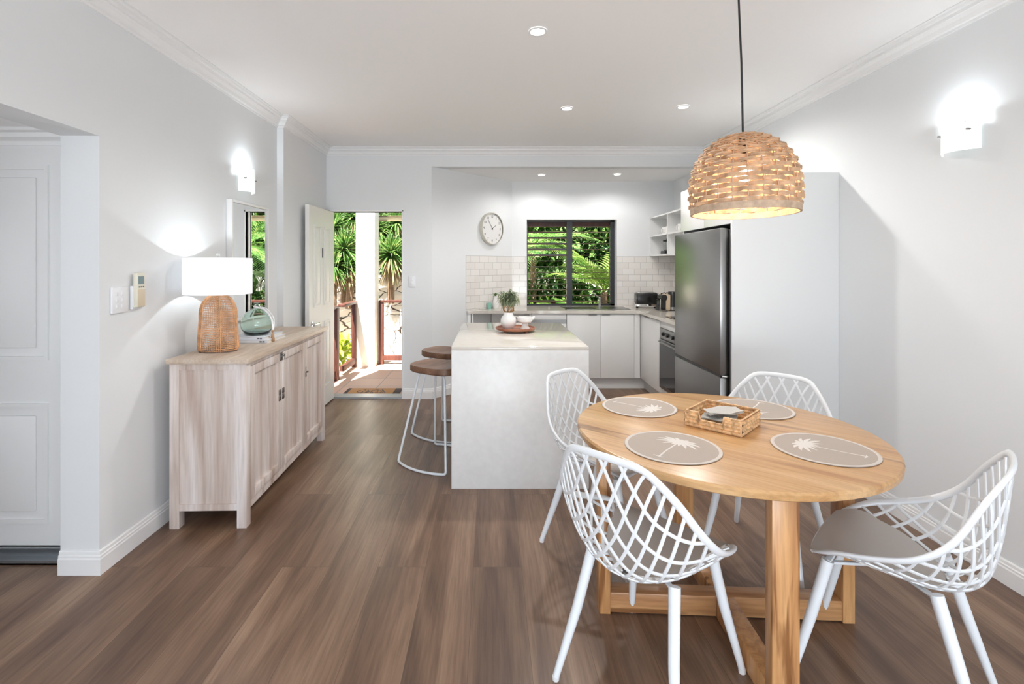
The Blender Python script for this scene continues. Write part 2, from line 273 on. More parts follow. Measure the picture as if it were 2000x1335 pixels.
# ------------------------------------------------------------ mesh helpers
class MB:
    def __init__(s): s.b = bmesh.new()
    def box(s, x0, x1, y0, y1, z0, z1, bev=0.0, mt=None):
        r = bmesh.ops.create_cube(s.b, size=1.0); vs = r['verts']
        bmesh.ops.scale(s.b, vec=(abs(x1 - x0), abs(y1 - y0), abs(z1 - z0)), verts=vs)
        bmesh.ops.translate(s.b, vec=((x0 + x1) / 2, (y0 + y1) / 2, (z0 + z1) / 2), verts=vs)
        if bev:
            es = list({e for v in vs for e in v.link_edges})
            r = bmesh.ops.bevel(s.b, geom=es, offset=bev, segments=2, profile=.5, affect='EDGES')
            vs = list({v for v in s.b.verts if v in set(r['verts'])} | {v for v in vs if v.is_valid})
        if mt is not None: bmesh.ops.transform(s.b, matrix=mt, verts=vs)
        return s
    def tube(s, pts, r, seg=8, closed=False, flat=1.0, cap=True, up=None):
        P = [Vector(p) for p in pts]; n = len(P)
        rr = r if isinstance(r, (list, tuple)) else [r] * n
        rings = []; nv = None
        for i, p in enumerate(P):
            a = P[(i - 1) % n] if (closed or i > 0) else p
            c = P[(i + 1) % n] if (closed or i < n - 1) else p
            d = (c - a)
            d = d.normalized() if d.length > 1e-9 else Vector((0, 0, 1))
            if up is not None:
                nv = Vector(up[i] if isinstance(up, list) else up); nv = nv - d * nv.dot(d)
            elif nv is None:
                nv = Vector((0, 0, 1)) if abs(d.z) < .9 else Vector((1, 0, 0)); nv = nv - d * nv.dot(d)
            else: nv = nv - d * nv.dot(d)
            nv = nv.normalized(); bv = d.cross(nv)
            rings.append([s.b.verts.new(p + (nv * cos(2 * pi * k / seg) * flat + bv * sin(2 * pi * k / seg)) * rr[i]) for k in range(seg)])
        m = n if closed else n - 1
        for i in range(m):
            A, B = rings[i], rings[(i + 1) % n]
            for k in range(seg):
                s.b.faces.new((A[k], A[(k + 1) % seg], B[(k + 1) % seg], B[k]))
        if cap and not closed:
            s.b.faces.new(rings[0][::-1]); s.b.faces.new(rings[-1])
        return s
    def lathe(s, prof, cx=0, cy=0, seg=32, sx=1, sy=1, cap0=True, cap1=True):
        rings = []
        for (r, z) in prof:
            rings.append([s.b.verts.new((cx + r * sx * cos(2 * pi * k / seg), cy + r * sy * sin(2 * pi * k / seg), z)) for k in range(seg)])
        for A, B in zip(rings, rings[1:]):
            for k in range(seg): s.b.faces.new((A[k], A[(k + 1) % seg], B[(k + 1) % seg], B[k]))
        if cap0: s.b.faces.new(rings[0][::-1])
        if cap1: s.b.faces.new(rings[-1])
        return s
    def prism(s, poly, z0, z1, mt=None):
        a = [s.b.verts.new((x, y, z0)) for x, y in poly]; c = [s.b.verts.new((x, y, z1)) for x, y in poly]
        n = len(poly); s.b.faces.new(a[::-1]); s.b.faces.new(c)
        for i in range(n): s.b.faces.new((a[i], a[(i + 1) % n], c[(i + 1) % n], c[i]))
        if mt is not None: bmesh.ops.transform(s.b, matrix=mt, verts=a + c)
        return s
    def poly(s, pts):
        s.b.faces.new([s.b.verts.new(p) for p in pts]); return s
    def sweep(s, path, prof):
        """profile (offset to the right of travel, z) swept along a 2D path with mitres"""
        P = [Vector(p) for p in path]; n = len(P); rings = []
        for i in range(n):
            dirs = []
            if i > 0: dirs.append((P[i] - P[i - 1]).normalized())
            if i < n - 1: dirs.append((P[i + 1] - P[i]).normalized())
            ns = [Vector((d.y, -d.x)) for d in dirs]
            mn = sum(ns, Vector((0, 0)))
            mn = mn / (mn.dot(ns[0])) if len(ns) > 1 else ns[0]
            rings.append([s.b.verts.new((P[i].x + mn.x * o, P[i].y + mn.y * o, z)) for o, z in prof])
        k = len(prof)
        for A, B in zip(rings, rings[1:]):
            for j in range(k): s.b.faces.new((A[j], A[(j + 1) % k], B[(j + 1) % k], B[j]))
        s.b.faces.new(rings[0][::-1]); s.b.faces.new(rings[-1])
        return s
    def sphere(s, c, r, sub=2, sc3=(1, 1, 1)):
        q = bmesh.ops.create_icosphere(s.b, subdivisions=sub, radius=r)
        bmesh.ops.scale(s.b, vec=sc3, verts=q['verts']); bmesh.ops.translate(s.b, vec=c, verts=q['verts']); return s
    def build(s, name, m, parent=None, world=False, smooth=None):
        if smooth is None: smooth = 35
        bmesh.ops.recalc_face_normals(s.b, faces=s.b.faces)
        me = bpy.data.meshes.new(name)
        if world and parent is not None: bmesh.ops.transform(s.b, matrix=wm(parent).inverted(), verts=s.b.verts)
        s.b.to_mesh(me); s.b.free()
        me.materials.append(m)
        if smooth:
            me.shade_smooth(); 
            try: me.set_sharp_from_angle(angle=R(smooth))
            except Exception: pass
        o = bpy.data.objects.new(name, me); COL.objects.link(o)
        if parent is not None: o.parent = parent
        return o
def wm(o):
    m = Matrix.Translation(o.location) @ o.rotation_euler.to_matrix().to_4x4()
    return wm(o.parent) @ m if o.parent else m
def thing(name, label, cat, loc=(0, 0, 0), rz=0.0, group=None):
    o = bpy.data.objects.new(name, None); COL.objects.link(o); o.empty_display_size = .05
    o.location = loc; o.rotation_euler = (0, 0, rz); o['label'] = label; o['category'] = cat
    if group: o['group'] = group
    return o
def tag(o, label, cat, group=None, kind=None):
    o['label'] = label; o['category'] = cat
    if group: o['group'] = group
    if kind: o['kind'] = kind
    return o
def struct(o, label=None):
    o['kind'] = 'structure'
    if label: o['label'] = label
    return o
def dup(root, loc, rz, label, group=None):
    r = root.copy(); COL.objects.link(r); r.location = loc; r.rotation_euler = (0, 0, rz); r['label'] = label
    if group: r['group'] = group
    for ch in list(root.children):
        c = ch.copy(); COL.objects.link(c); c.parent = r
        for g in list(ch.children):
            d = g.copy(); COL.objects.link(d); d.parent = c
    return r
def bez(p0, p1, p2, n):
    p0, p1, p2 = Vector(p0), Vector(p1), Vector(p2)
    return [(1 - t) ** 2 * p0 + 2 * t * (1 - t) * p1 + t * t * p2 for t in [i / n for i in range(n + 1)]]
def catmull(P, n):
    P = [Vector(p) for p in P]; out = []
    for i in range(len(P) - 1):
        a = P[i - 1] if i else P[0] * 2 - P[1]; b_, c = P[i], P[i + 1]; d = P[i + 2] if i + 2 < len(P) else P[-1] * 2 - P[-2]
        for k in range(n):
            t = k / n
            out.append(.5 * ((2 * b_) + (c - a) * t + (2 * a - 5 * b_ + 4 * c - d) * t * t + (3 * b_ - a - 3 * c + d) * t ** 3))
    out.append(P[-1]); return out
def round_path(pts, r, n=5):
    """polyline with rounded corners"""
    P = [Vector(p) for p in pts]; out = [P[0]]
    for i in range(1, len(P) - 1):
        a = (P[i - 1] - P[i]); c = (P[i + 1] - P[i]); k = min(r, a.length * .45, c.length * .45)
        out += bez(P[i] + a.normalized() * k, P[i], P[i] + c.normalized() * k, n)
    out.append(P[-1]); return out

# ============================================================ STRUCTURE
H = 2.66; HK = 2.465
XL, XL2, XR, YD, YK = -1.80, -1.745, 2.30, 5.33, 6.30
YB = -3.0
struct(MB().box(-3.5, 2.5, YB, 5.45, -.1, 0).prism([(-.95, 5.44), (2.5, 5.44), (2.5, 6.5), (.3, 6.5)], -.1, 0).build('floor', M['floor']))
struct(MB().box(-2.0, 2.5, YB, 5.45, H, H + .12).box(-3.5, -1.98, YB, 2.6, 2.075, 2.78).build('ceiling', M['ceil']))
struct(MB().prism([(-.75, 5.44), (2.5, 5.44), (2.5, 6.5), (.2, 6.5)], HK, HK + .3).build('ceiling_kitchen', M['ceil']))
# left wall: opening to the hall between y 0.9 and 2.31 below 2.014; slightly thicker past y 4.23
struct(MB().box(-1.98, XL, YB, .9, 0, H).box(-1.98, XL, .9, 2.31, 2.014, H).box(-1.98, XL, 2.31, 4.23, 0, H)
       .box(-1.98, XL2, 4.23, 5.45, 0, H).build('wall_left', M['wall']))
struct(MB().box(XR, 2.5, YB, 6.5, 0, H).build('wall_right', M['wall']))
struct(MB().box(XL2, -1.70, YD, 5.45, 0, H).box(-1.70, -.94, YD, 5.45, 1.986, H)
       .prism([(-.94, YD), (-.626, YD), (-.626, YD + .02), (-.70, 5.45), (-.94, 5.45)], 0, H)
       .box(-.626, XR, YD, 5.45, HK, H + .1).build('wall_front', M['wall']))
struct(MB().prism([(-.626, YD), (.27, YK), (.27, 6.5), (.18, 6.5), (-.75, 5.45), (-.70, 5.41)], 0, HK + .1).build('wall_angled', M['wall']))
WX0, WX1, WZ0, WZ1 = .456, 1.587, .9, 1.99
struct(MB().box(.27, WX0, YK, 6.5, 0, HK + .1).box(WX1, XR, YK, 6.5, 0, HK + .1).box(WX0, WX1, YK, 6.5, 0, WZ0 - .02)
       .box(WX0, WX1, YK, 6.5, WZ1, HK + .1).build('wall_kitchen_back', M['wall']))
# wall behind the camera with a wide assumed opening, unglazed, letting sky light in
struct(MB().box(-1.98, -1.5, YB - .15, YB, 0, H).box(2.0, 2.5, YB - .15, YB, 0, H).box(-1.5, 2.0, YB - .15, YB, 2.2, H).build('wall_back', M['wall']))
# hall beyond the opening
struct(MB().box(-3.6, -3.5, YB, 2.6, 0, 2.3).box(-3.5, -1.98, YB - .1, YB, 0, 2.3).box(-3.5, -1.98, 2.50, 2.62, 0, 2.3).build('wall_hall', M['wall']))
# splashback tiles
o = struct(MB().box(.27, WX0, YK - .008, YK, .9, 1.527).box(WX1, XR, YK - .008, YK, .9, 1.527).build('wall_back_tiles', M['tileB']))
n = Vector((.7345, -.6786))
def aw(t, off=0.0): return (-.626 + .896 * t + n.x * off, YD + .97 * t + n.y * off)
a0, a1, b1, b0 = aw(.385), aw(1), aw(1, .008), aw(.385, .008)
struct(MB().prism([a0, a1, b1, b0], .9, 1.527).build('wall_angled_tiles', M['tileA']))
struct(MB().box(XR - .008, XR, 4.22, YK, .9, 1.527).build('wall_right_tiles', M['tileR']))
# cornice
CP = [(0, H - .085), (.008, H - .085), (.010, H - .074), (.022, H - .070), (.030, H - .050), (.042, H - .036), (.050, H - .034), (.053, H - .020), (.066, H - .016), (.072, H - .006), (.085, H - .005), (.085, H), (0, H)]
struct(MB().sweep([(XL, YB), (XL, 4.23), (XL2, 4.23), (XL2, YD), (XR, YD), (XR, YB)], CP).build('trim_1', M['trim'], smooth=12))
BP = [(0, 0), (.016, 0), (.016, .072), (.013, .078), (.013, .086), (.009, .09), (.008, .102), (.004, .107), (0, .107)]
struct(MB().sweep([(-1.98, 2.31), (XL, 2.31), (XL, 4.23), (XL2, 4.23), (XL2, YD), (-1.715, YD)], BP).build('baseboard_left', M['trim'], smooth=12))
struct(MB().sweep([(-.925, YD), (-.626, YD), aw(.375)], BP).build('baseboard_front', M['trim'], smooth=12))
struct(MB().sweep([(XR, 3.31), (XR, YB)], BP).build('baseboard_right', M['trim'], smooth=12))
struct(MB().sweep([(XL, YB), (XL, .9), (-1.98, .9)], BP).build('baseboard_back', M['trim'], smooth=12))
# entry door frame
struct(MB().box(-1.715, -1.70, YD - .012, 5.46, 0, 1.999).box(-.94, -.925, YD - .012, 5.46, 0, 1.999).box(-1.715, -.925, YD - .012, 5.46, 1.986, 2.001)
       .box(-1.70, -1.690, 5.36, 5.40, 0, 1.986).box(-.95, -.94, 5.37, 5.41, 0, 1.986).build('trim_2', M['trim']))
struct(MB().box(-1.70, -.94, 5.325, 5.47, -.02, .018).box(-1.70, -.94, 5.315, 5.33, -.002, .006).build('trim_3', mat('grey_threshold', (.42, .43, .45), .4, .5)))
# open entry door swung against the left wall
dl = MB(); dl.box(-1.700, -1.662, 4.60, 5.325, .012, 1.975)
for (y0, y1) in ((4.72, 4.91), (5.01, 5.20)):
    for (z0, z1) in ((.20, .86), (1.02, 1.80)):
        dl.box(-1.664, -1.654, y0, y0 + .016, z0 + .016, z1 - .016).box(-1.664, -1.654, y1 - .016, y1, z0 + .016, z1 - .016).box(-1.664, -1.654, y0, y1, z0, z0 + .016).box(-1.664, -1.654, y0, y1, z1 - .016, z1)
        dl.box(-1.664, -1.657, y0 + .035, y1 - .035, z0 + .035, z1 - .035, .003)
D1 = struct(dl.build('door_1', M['door']))
MB().box(-1.664, -1.655, 4.953, 4.967, 1.49, 1.585, .002).build('door_viewer_slot', M['ink'], D1)
hd = MB(); hd.lathe([(.022, 0), (.022, .006), (.009, .008), (.009, .04)], seg=16); bmesh.ops.transform(hd.b, matrix=Matrix.Translation((-1.664, 4.66, .87)) @ Matrix.Rotation(R(90), 4, 'Y'), verts=hd.b.verts)
hd.tube([(-1.63, 4.66, .87), (-1.625, 4.77, .87)], .008); hd.build('door_handle', M['chrome'], D1)
for z in (.25, 1.0, 1.75): MB().tube([(-1.683, 5.327, z - .04), (-1.683, 5.327, z + .04)], .006).build('hinge', M['chrome'], D1)
# hall cupboard door
dh = MB(); dh.box(-3.0, -2.03, 2.45, 2.49, .052, 2.0)
for (x0, x1) in ((-2.86, -2.155),):
    for (z0, z1) in ((.10 + .06, .745), (.955, 1.905)):
        dh.box(x0, x0 + .02, 2.442, 2.451, z0 + .02, z1 - .02).box(x1 - .02, x1, 2.442, 2.451, z0 + .02, z1 - .02).box(x0, x1, 2.442, 2.451, z0, z0 + .02).box(x0, x1, 2.442, 2.451, z1 - .02, z1)
        dh.box(x0 + .06, x1 - .06, 2.440, 2.451, z0 + .06, z1 - .06, .006)
struct(dh.build('door_2', M['trim']))
struct(MB().sweep([(-3.5, 2.45), (-1.98, 2.45)], [(0, 2.0), (.012, 2.0), (.016, 2.02), (.04, 2.035), (.045, 2.055), (.07, 2.06), (.07, 2.075), (0, 2.075)]).box(-2.03, -1.98, 2.43, 2.5, 0, 2.0).build('trim_4', M['trim'], smooth=12))
struct(MB().box(-3.0, -1.985, 2.375, 2.44, 0, .008).box(-3.0, -1.985, 2.375, 2.38, 0, .02).box(-3.0, -1.985, 2.43, 2.44, 0, .048).build('trim_5', mat('grey_aluminium_track', (.35, .37, .39), .35, .9)))
# kitchen window
W1 = struct(MB().box(WX0, WX1, 6.42, 6.47, WZ0, WZ0 + .022).box(WX0, WX1, 6.42, 6.47, WZ1 - .022, WZ1)
            .box(WX0, WX0 + .02, 6.42, 6.47, WZ0, WZ1).box(WX1 - .055, WX1, 6.42, 6.47, WZ0, WZ1)
            .box(.975, 1.045, 6.41, 6.47, WZ0, WZ1).build('window_1', M['alu']))
BL, BR_ = [], []
for i in range(13):
    z = .955 + i * .0737
    for (x0, x1, tl, lst) in ((WX0 + .02, .975, (R(14) if i > 7 else R(2)), BL), (1.045, WX1 - .055, R(1), BR_)):
        mt = Matrix.Translation(((x0 + x1) / 2, 6.445, z)) @ Matrix.Rotation(tl, 4, 'X')
        lst.append(MB().box(-(x1 - x0) / 2, (x1 - x0) / 2, -.045, .045, -.0035, .0035, mt=mt).build('louvre_blade', M['blade'], W1))
cl = MB()
for i in range(13): cl.box(WX1 - .062, WX1 - .05, 6.405, 6.42, .94 + i * .0737, .975 + i * .0737)
cl.build('louvre_clips', M['steel_side'], W1)
struct(MB().box(WX0, WX1, YK, 6.5, WZ0 - .02, WZ0).build('window_1_sill', M['stone']))
struct(MB().box(WX0 - .1, WX1 + .1, 6.52, 6.60, 1.915, 2.10).box(WX0 - .1, WX1 + .1, 6.5, 7.1, 2.10, 2.13).build('trim_6', M['jarrah']))

# ============================================================ OUTSIDE
struct(MB().box(-2.05, 1.0, 5.45, 7.45, -.12, -.005).build('floor_porch', M['terra']))
struct(MB().box(-9, 9, 5.6, 16, -1.3, -.5).build('ground_garden', M['soil']))
rw = MB()
g = 46; hh = 14
random.seed(3)
vs = [[rw.b.verts.new((-7 + i * 14 / g, 9.3 + random.uniform(-.07, .07) + j * .03, -1.0 + j * (2.15 + .1 * sin(i * .5)) / hh)) for j in range(hh + 1)] for i in range(g + 1)]
for i in range(g):
    for j in range(hh): rw.b.faces.new((vs[i][j], vs[i + 1][j], vs[i + 1][j + 1], vs[i][j + 1]))
bank = MB(); tops = [(vs[i][hh].co.x, vs[i][hh].co.y, vs[i][hh].co.z) for i in range(g + 1)]
for p, q in zip(tops, tops[1:]): bank.poly([p, q, (q[0], q[1] + 7, q[2] + 3.2), (p[0], p[1] + 7, p[2] + 3.2)])
struct(bank.build('ground_bank', M['bank'], smooth=80))
struct(rw.build('wall_stone_retaining', M['rock'], smooth=80))
cw = thing('porch_column', 'thick white square column standing on the terracotta porch', 'column', (-1.755, 7.16, 0))
MB().box(-.133, .133, -.13, .13, -.1, 3.0, .004).build('shaft', M['render'], cw)
er = struct(MB().box(-1.9, .8, 7.38, 7.44, 2.08, 2.125).build('trim_7', mat('cream_fascia', (.72, .66, .48), .6)))
MB().box(-1.9, .8, 7.35, 7.46, 2.068, 2.084).box(-1.9, .8, 7.35, 7.46, 2.13, 2.142).build('gutter_lip', mat('brown_gutter_lip', (.22, .18, .1), .5), er)
struct(MB().box(-2.3, -1.9, 6.9, 7.5, 3.0, 3.1).box(-1.9, .8, 7.33, 7.48, 3.0, 3.1).build('trim_8', M['trim']))
def railing(name, label, x0, y0, x1, y1, posts, wires=9, top=.915, pw=.05):
    L = ((x1 - x0) ** 2 + (y1 - y0) ** 2) ** .5; a = math.atan2(y1 - y0, x1 - x0)
    t = thing(name, label, 'railing', (x0, y0, 0), a)
    MB().box(-.03, L + .03, -.045, .045, top - .035, top, .004).build('top_rail', M['jarrah'], t)
    MB().box(0, L, -.03, .03, .05, .12, .003).build('bottom_rail', M['jarrah'], t)
    for p in posts: MB().box(p * L - pw, p * L + pw, -pw, pw, -.02, top - .03, .004).build('post', M['jarrah'], t)
    for k in range(wires):
        z = .19 + k * (top - .27) / (wires - 1)
        MB().tube([(0, 0, z), (L, 0, z)], .0022, 5).build('wire', M['chrome'], t)
    return t
railing('porch_railing', 'short brown timber and wire railing run beside the open entry door', -1.93, 5.55, -1.93, 6.20, (1.0,), 8)
railing('porch_railing', 'brown timber railing run between the wire post and the white column', -1.91, 6.45, -1.91, 7.02, (1.0,), 8, pw=.03)
railing('porch_railing', 'brown timber and wire railing run right of the white column', -1.57, 7.22, .9, 7.22, (0.0, 1.0), 9, pw=.035)
sr = thing('stair_rail', 'sloping brown timber stair rail out beyond the porch railing', 'railing', (-2.6, 6.6, 0))
MB().box(-.04, .04, -1.2, 1.2, -.05, .05, mt=Matrix.Translation((0, .2, .62)) @ Matrix.Rotation(R(14), 4, 'X')).build('handrail', M['jarrah'], sr)
MB().box(-.04, .04, -1.2, 1.2, -.06, .06, mt=Matrix.Translation((0, .2, .38)) @ Matrix.Rotation(R(14), 4, 'X')).build('side_board', M['jarrah'], sr)
MB().box(-.045, .045, 1.0, 1.09, -.7, .95).build('post', M['jarrah'], sr)
# doormat
dm = thing('doormat', 'small coir doormat with dark border and dark lettering on porch tiles', 'doormat', (-1.315, 5.62, -.005))
MB().box(-.31, .31, -.15, .14, 0, .012, .003).build('border', M['rubber'], dm)
MB().box(-.265, .235, -.135, .12, .008, .016, .002).build('coir_field', M['coir'], dm)
sq = MB(); random.seed(11)
x = -.17
for k in range(6):
    h_ = .05 + .03 * (k % 2)
    sq.tube([Vector((x + .05 * sin(q * 1.3) * .5 + q * .007, -.03 + h_ * sin(q * .9 + k), .017)) for q in range(8)], .005, 4, flat=.3); x += .052
sq.tube([(-.16, -.08, .017), (.0, -.09, .017), (.14, -.08, .017)], .004, 4, flat=.3)
sq.build('dark_lettering', M['ink'], dm)

def blades(mb, c, n, L, w, phi0=-20, phi1=85, droop=.35, seed=0, az=None):
    rd = random.Random(seed)
    for i in range(n):
        a = rd.uniform(0, 2 * pi) if az is None else rd.uniform(*az); e = R(rd.uniform(phi0, phi1)); l = L * rd.uniform(.75, 1.1)
        d = Vector((cos(a) * cos(e), sin(a) * cos(e), sin(e)))
        side = Vector((-sin(a), cos(a), 0)); nrm = d.cross(side)
        pr = None; K = 4
        for k in range(K + 1):
            t = k / K; p = Vector(c) + d * l * t + Vector((0, 0, -droop * l * t * t))
            ww = w * (1 - t ** 2.2) * (.6 + .4 * min(1, t * 5)) + .0008
            q = (mb.b.verts.new(p - side * ww + nrm * ww * .25), mb.b.verts.new(p - nrm * ww * .12), mb.b.verts.new(p + side * ww + nrm * ww * .25))
            if pr: mb.b.faces.new((pr[0], pr[1], q[1], q[0])); mb.b.faces.new((pr[1], pr[2], q[2], q[1]))
            pr = q
def at(px, py, Y): return ((px - 958) * Y / 980, Y, 1.42 - (py - 517) * Y / 980)
def yucca(px, py, Y, L, label, seed, gz=.9, dry=40, n=130, ph=(-35, 88)):
    c = at(px, py, Y); t = thing('yucca', label, 'plant', (c[0], c[1], gz), group='yuccas above the stone wall')
    m1 = MB(); blades(m1, (0, 0, c[2] - gz), n, L, .020, ph[0], ph[1], .28, seed); m1.build('leaves', M['yucca'], t)
    m2 = MB(); blades(m2, (0, 0, c[2] - gz - .03), dry, L * .85, .018, -75, -15, .3, seed + 50); m2.build('dry_leaves', M['yucca_dry'], t)
    MB().tube([(0, 0, -.3), (.02, 0, (c[2] - gz) * .5), (0, 0, c[2] - gz)], [.07, .06, .055], 9).build('trunk', M['trunk'], t)
yucca(652, 446, 9.9, .62, 'pale spiky yucca highest at the left edge of the doorway view', 1, 1.1, 60, 190)
yucca(672, 487, 9.5, .60, 'deep green spiky yucca just left of the white porch column', 2, 1.0, 40, 220)
yucca(690, 426, 10.6, .55, 'dark green yucca tucked behind the top of the white column', 3, 1.3, 20, 180)
yucca(650, 520, 9.25, .5, 'low yucca drooping over the stone wall beside the open door', 4, .8, 60, 150)
yucca(682, 522, 9.35, .42, 'small yucca with dry tips at the wall top next to the column', 8, .9, 110, 120)
yucca(763, 496, 9.4, .60, 'star shaped yucca centred right of the white porch column', 5, 1.0, 110, 220)
yucca(775, 436, 10.2, .65, 'tall yucca with dry hanging leaves under the gutter board', 6, 1.2, 90, 180)
yucca(738, 450, 10.0, .5, 'small yucca half hidden behind the right edge of the column', 7, 1.3, 40, 150)
yucca(790, 500, 9.9, .55, 'dark yucca at the right side of the doorway opening', 9, 1.1, 60, 170)
def bush(name, label, x, y, z, rx, ry, rz_, n, m, seed, L=.10, w=.03, group=None):
    t = thing(name, label, 'plant', (x, y, z), group=group); rd = random.Random(seed); mb = MB()
    for i in range(n):
        a, b_ = rd.uniform(0, 2 * pi), math.acos(rd.uniform(-1, 1)); rr = rd.uniform(.55, 1)
        c = (rx * rr * sin(b_) * cos(a), ry * rr * sin(b_) * sin(a), rz_ + rz_ * rr * cos(b_))
        blades(mb, c, 3, L, w, -60, 80, .2, rd.random())
    mb.build('foliage', m, t); st = MB()
    for k in range(4): st.tube([(0, 0, -.2), (rx * .4 * cos(k * 1.6), ry * .4 * sin(k * 1.6), rz_ * 1.2)], [.03, .01], 6)
    st.build('stems', M['trunk'], t)
GR = 'shrubs beyond the porch and window'
bush('hedge_shrub', 'dense green shrubbery filling the bank behind the yuccas', -2.9, 11.0, 1.5, 2.0, .5, 1.4, 1300, M['hedge'], 21, .16, .035, GR)
bush('garden_shrub', 'bright lime green shrub below the porch railing by the door', -2.75, 7.6, -.5, .6, 1.0, .50, 420, M['lawn'], 22, .14, .04, GR)
bush('garden_shrub', 'low yellow green shrub at the foot of the stair rail', -2.55, 6.2, -.6, .45, .5, .38, 300, M['lawn'], 24, .12, .04, GR)
bush('hedge_shrub', 'dense green shrubbery filling the bank seen through the kitchen window', 1.6, 10.3, .7, 1.7, .5, 1.2, 2300, M['hedge'], 23, .19, .04, GR)
bush('hedge_shrub', 'lower shrubbery in front of the stone wall below the window palms', 1.5, 8.95, -.5, 1.5, .3, .95, 1500, M['hedge'], 27, .18, .035, GR)
bush('garden_shrub', 'leafy green undergrowth low behind the kitchen window louvres', 1.3, 8.4, -.45, 1.3, .5, .65, 520, M['palm2'], 25, .16, .035, GR)
def frond(mb, st, c, az, e0, L, n=26, ll=.34, curve=.9, w=.012, seed=0):
    rd = random.Random(seed); pts = []; p = Vector(c); e = e0
    K = 16
    for k in range(K + 1):
        pts.append(p.copy()); e -= curve / K; p = p + Vector((cos(az) * cos(e), sin(az) * cos(e), sin(e))) * L / K
    st.tube(pts, [.010 * (1 - .8 * i / K) for i in range(K + 1)], 5)
    side = Vector((-sin(az), cos(az), 0))
    for i in range(n):
        t = .12 + .86 * i / n; f = t * K; k = min(int(f), K - 1); q = pts[k].lerp(pts[k + 1], f - k); d = (pts[k + 1] - pts[k]).normalized()
        l = ll * sin(pi * min(1, .25 + .75 * t)) * rd.uniform(.85, 1.1) + .03
        for s_ in (-1, 1):
            dr = (d * .75 + side * s_ + Vector((0, 0, .15))).normalized(); nr = dr.cross(d).normalized(); pr = None
            for j in range(4):
                tt = j / 3; pp = q + dr * l * tt + Vector((0, 0, -.25 * l * tt * tt)); ww = w * (1 - tt ** 2) + .0006
                vv = (mb.b.verts.new(pp - d * ww), mb.b.verts.new(pp + d * ww))
                if pr: mb.b.faces.new((pr[0], pr[1], vv[1], vv[0]))
                pr = vv
def palm(label, x, y, z, nf, L, m, seed, e=(20, 75), ll=.36, h=.5, azr=(0, 360)):
    t = thing('palm', label, 'plant', (x, y, -.5), group='palms outside the kitchen window'); mb, st = MB(), MB(); rd = random.Random(seed)
    for i in range(nf):
        frond(mb, st, (0, 0, z + .5), R(azr[0] + (azr[1] - azr[0]) * (i + rd.uniform(-.3, .3)) / nf), R(rd.uniform(*e)), L * rd.uniform(.8, 1.1), 24, ll, rd.uniform(.7, 1.5), seed=seed + i)
    mb.build('fronds', m, t); st.build('frond_stalks', M['palm2'], t)
    MB().tube([(0, 0, -.2), (0, 0, z + .5)], [.07, .05], 9).build('trunk', M['trunk'], t)
palm('bright green palm arching across the right half of the kitchen window', 1.75, 7.75, 1.0, 15, 1.25, M['palm2'], 31, (35, 80), .40)
palm('dark green palm filling the lower left of the kitchen window', .85, 7.9, .55, 17, .95, M['palm'], 41, (15, 60), .30)
palm('feathery palm low in the right half of the kitchen window', 1.55, 8.3, .35, 15, 1.0, M['palm'], 51, (25, 70), .32)
palm('tall palm drooping in the top left of the kitchen window', .75, 8.8, 1.75, 16, 1.2, M['palm'], 61, (5, 55), .38)

# ============================================================ CEILING LIGHTS
def downlight(x, y, z, label, power, col=(1, .975, .945)):
    t = thing('downlight', label, 'ceiling light', (x, y, z), group='recessed round downlights')
    m = MB(); m.lathe([(.048, -.001), (.050, -.006), (.040, -.008), (.036, -.003)], seg=32, cap0=False, cap1=False); m.build('trim_ring', M['trim'], t)
    m = MB(); m.lathe([(.0, -.0035), (.038, -.0035)], seg=24, cap0=False, cap1=False); m.build('lens', M['led'], t)
    light('SPOT', 'downlight_lamp', (0, 0, -.02), power, col, parent=t, spot_size=R(164), spot_blend=.5, shadow_soft_size=.035)
DLW = 38
downlight(.25, 2.66, H, 'round recessed ceiling downlight nearest the camera, alone above the dark floor', DLW)
downlight(.604, 3.97, H, 'round ceiling downlight above the white kitchen island', 56)
downlight(1.51, 3.93, H, 'round ceiling downlight between the pendant cord and the island light', 38)
downlight(.594, 5.82, HK, 'small round downlight in the lower kitchen ceiling above the window', 14)
downlight(1.46, 5.78, HK, 'small round downlight in the lower kitchen ceiling near the open shelf', 14)

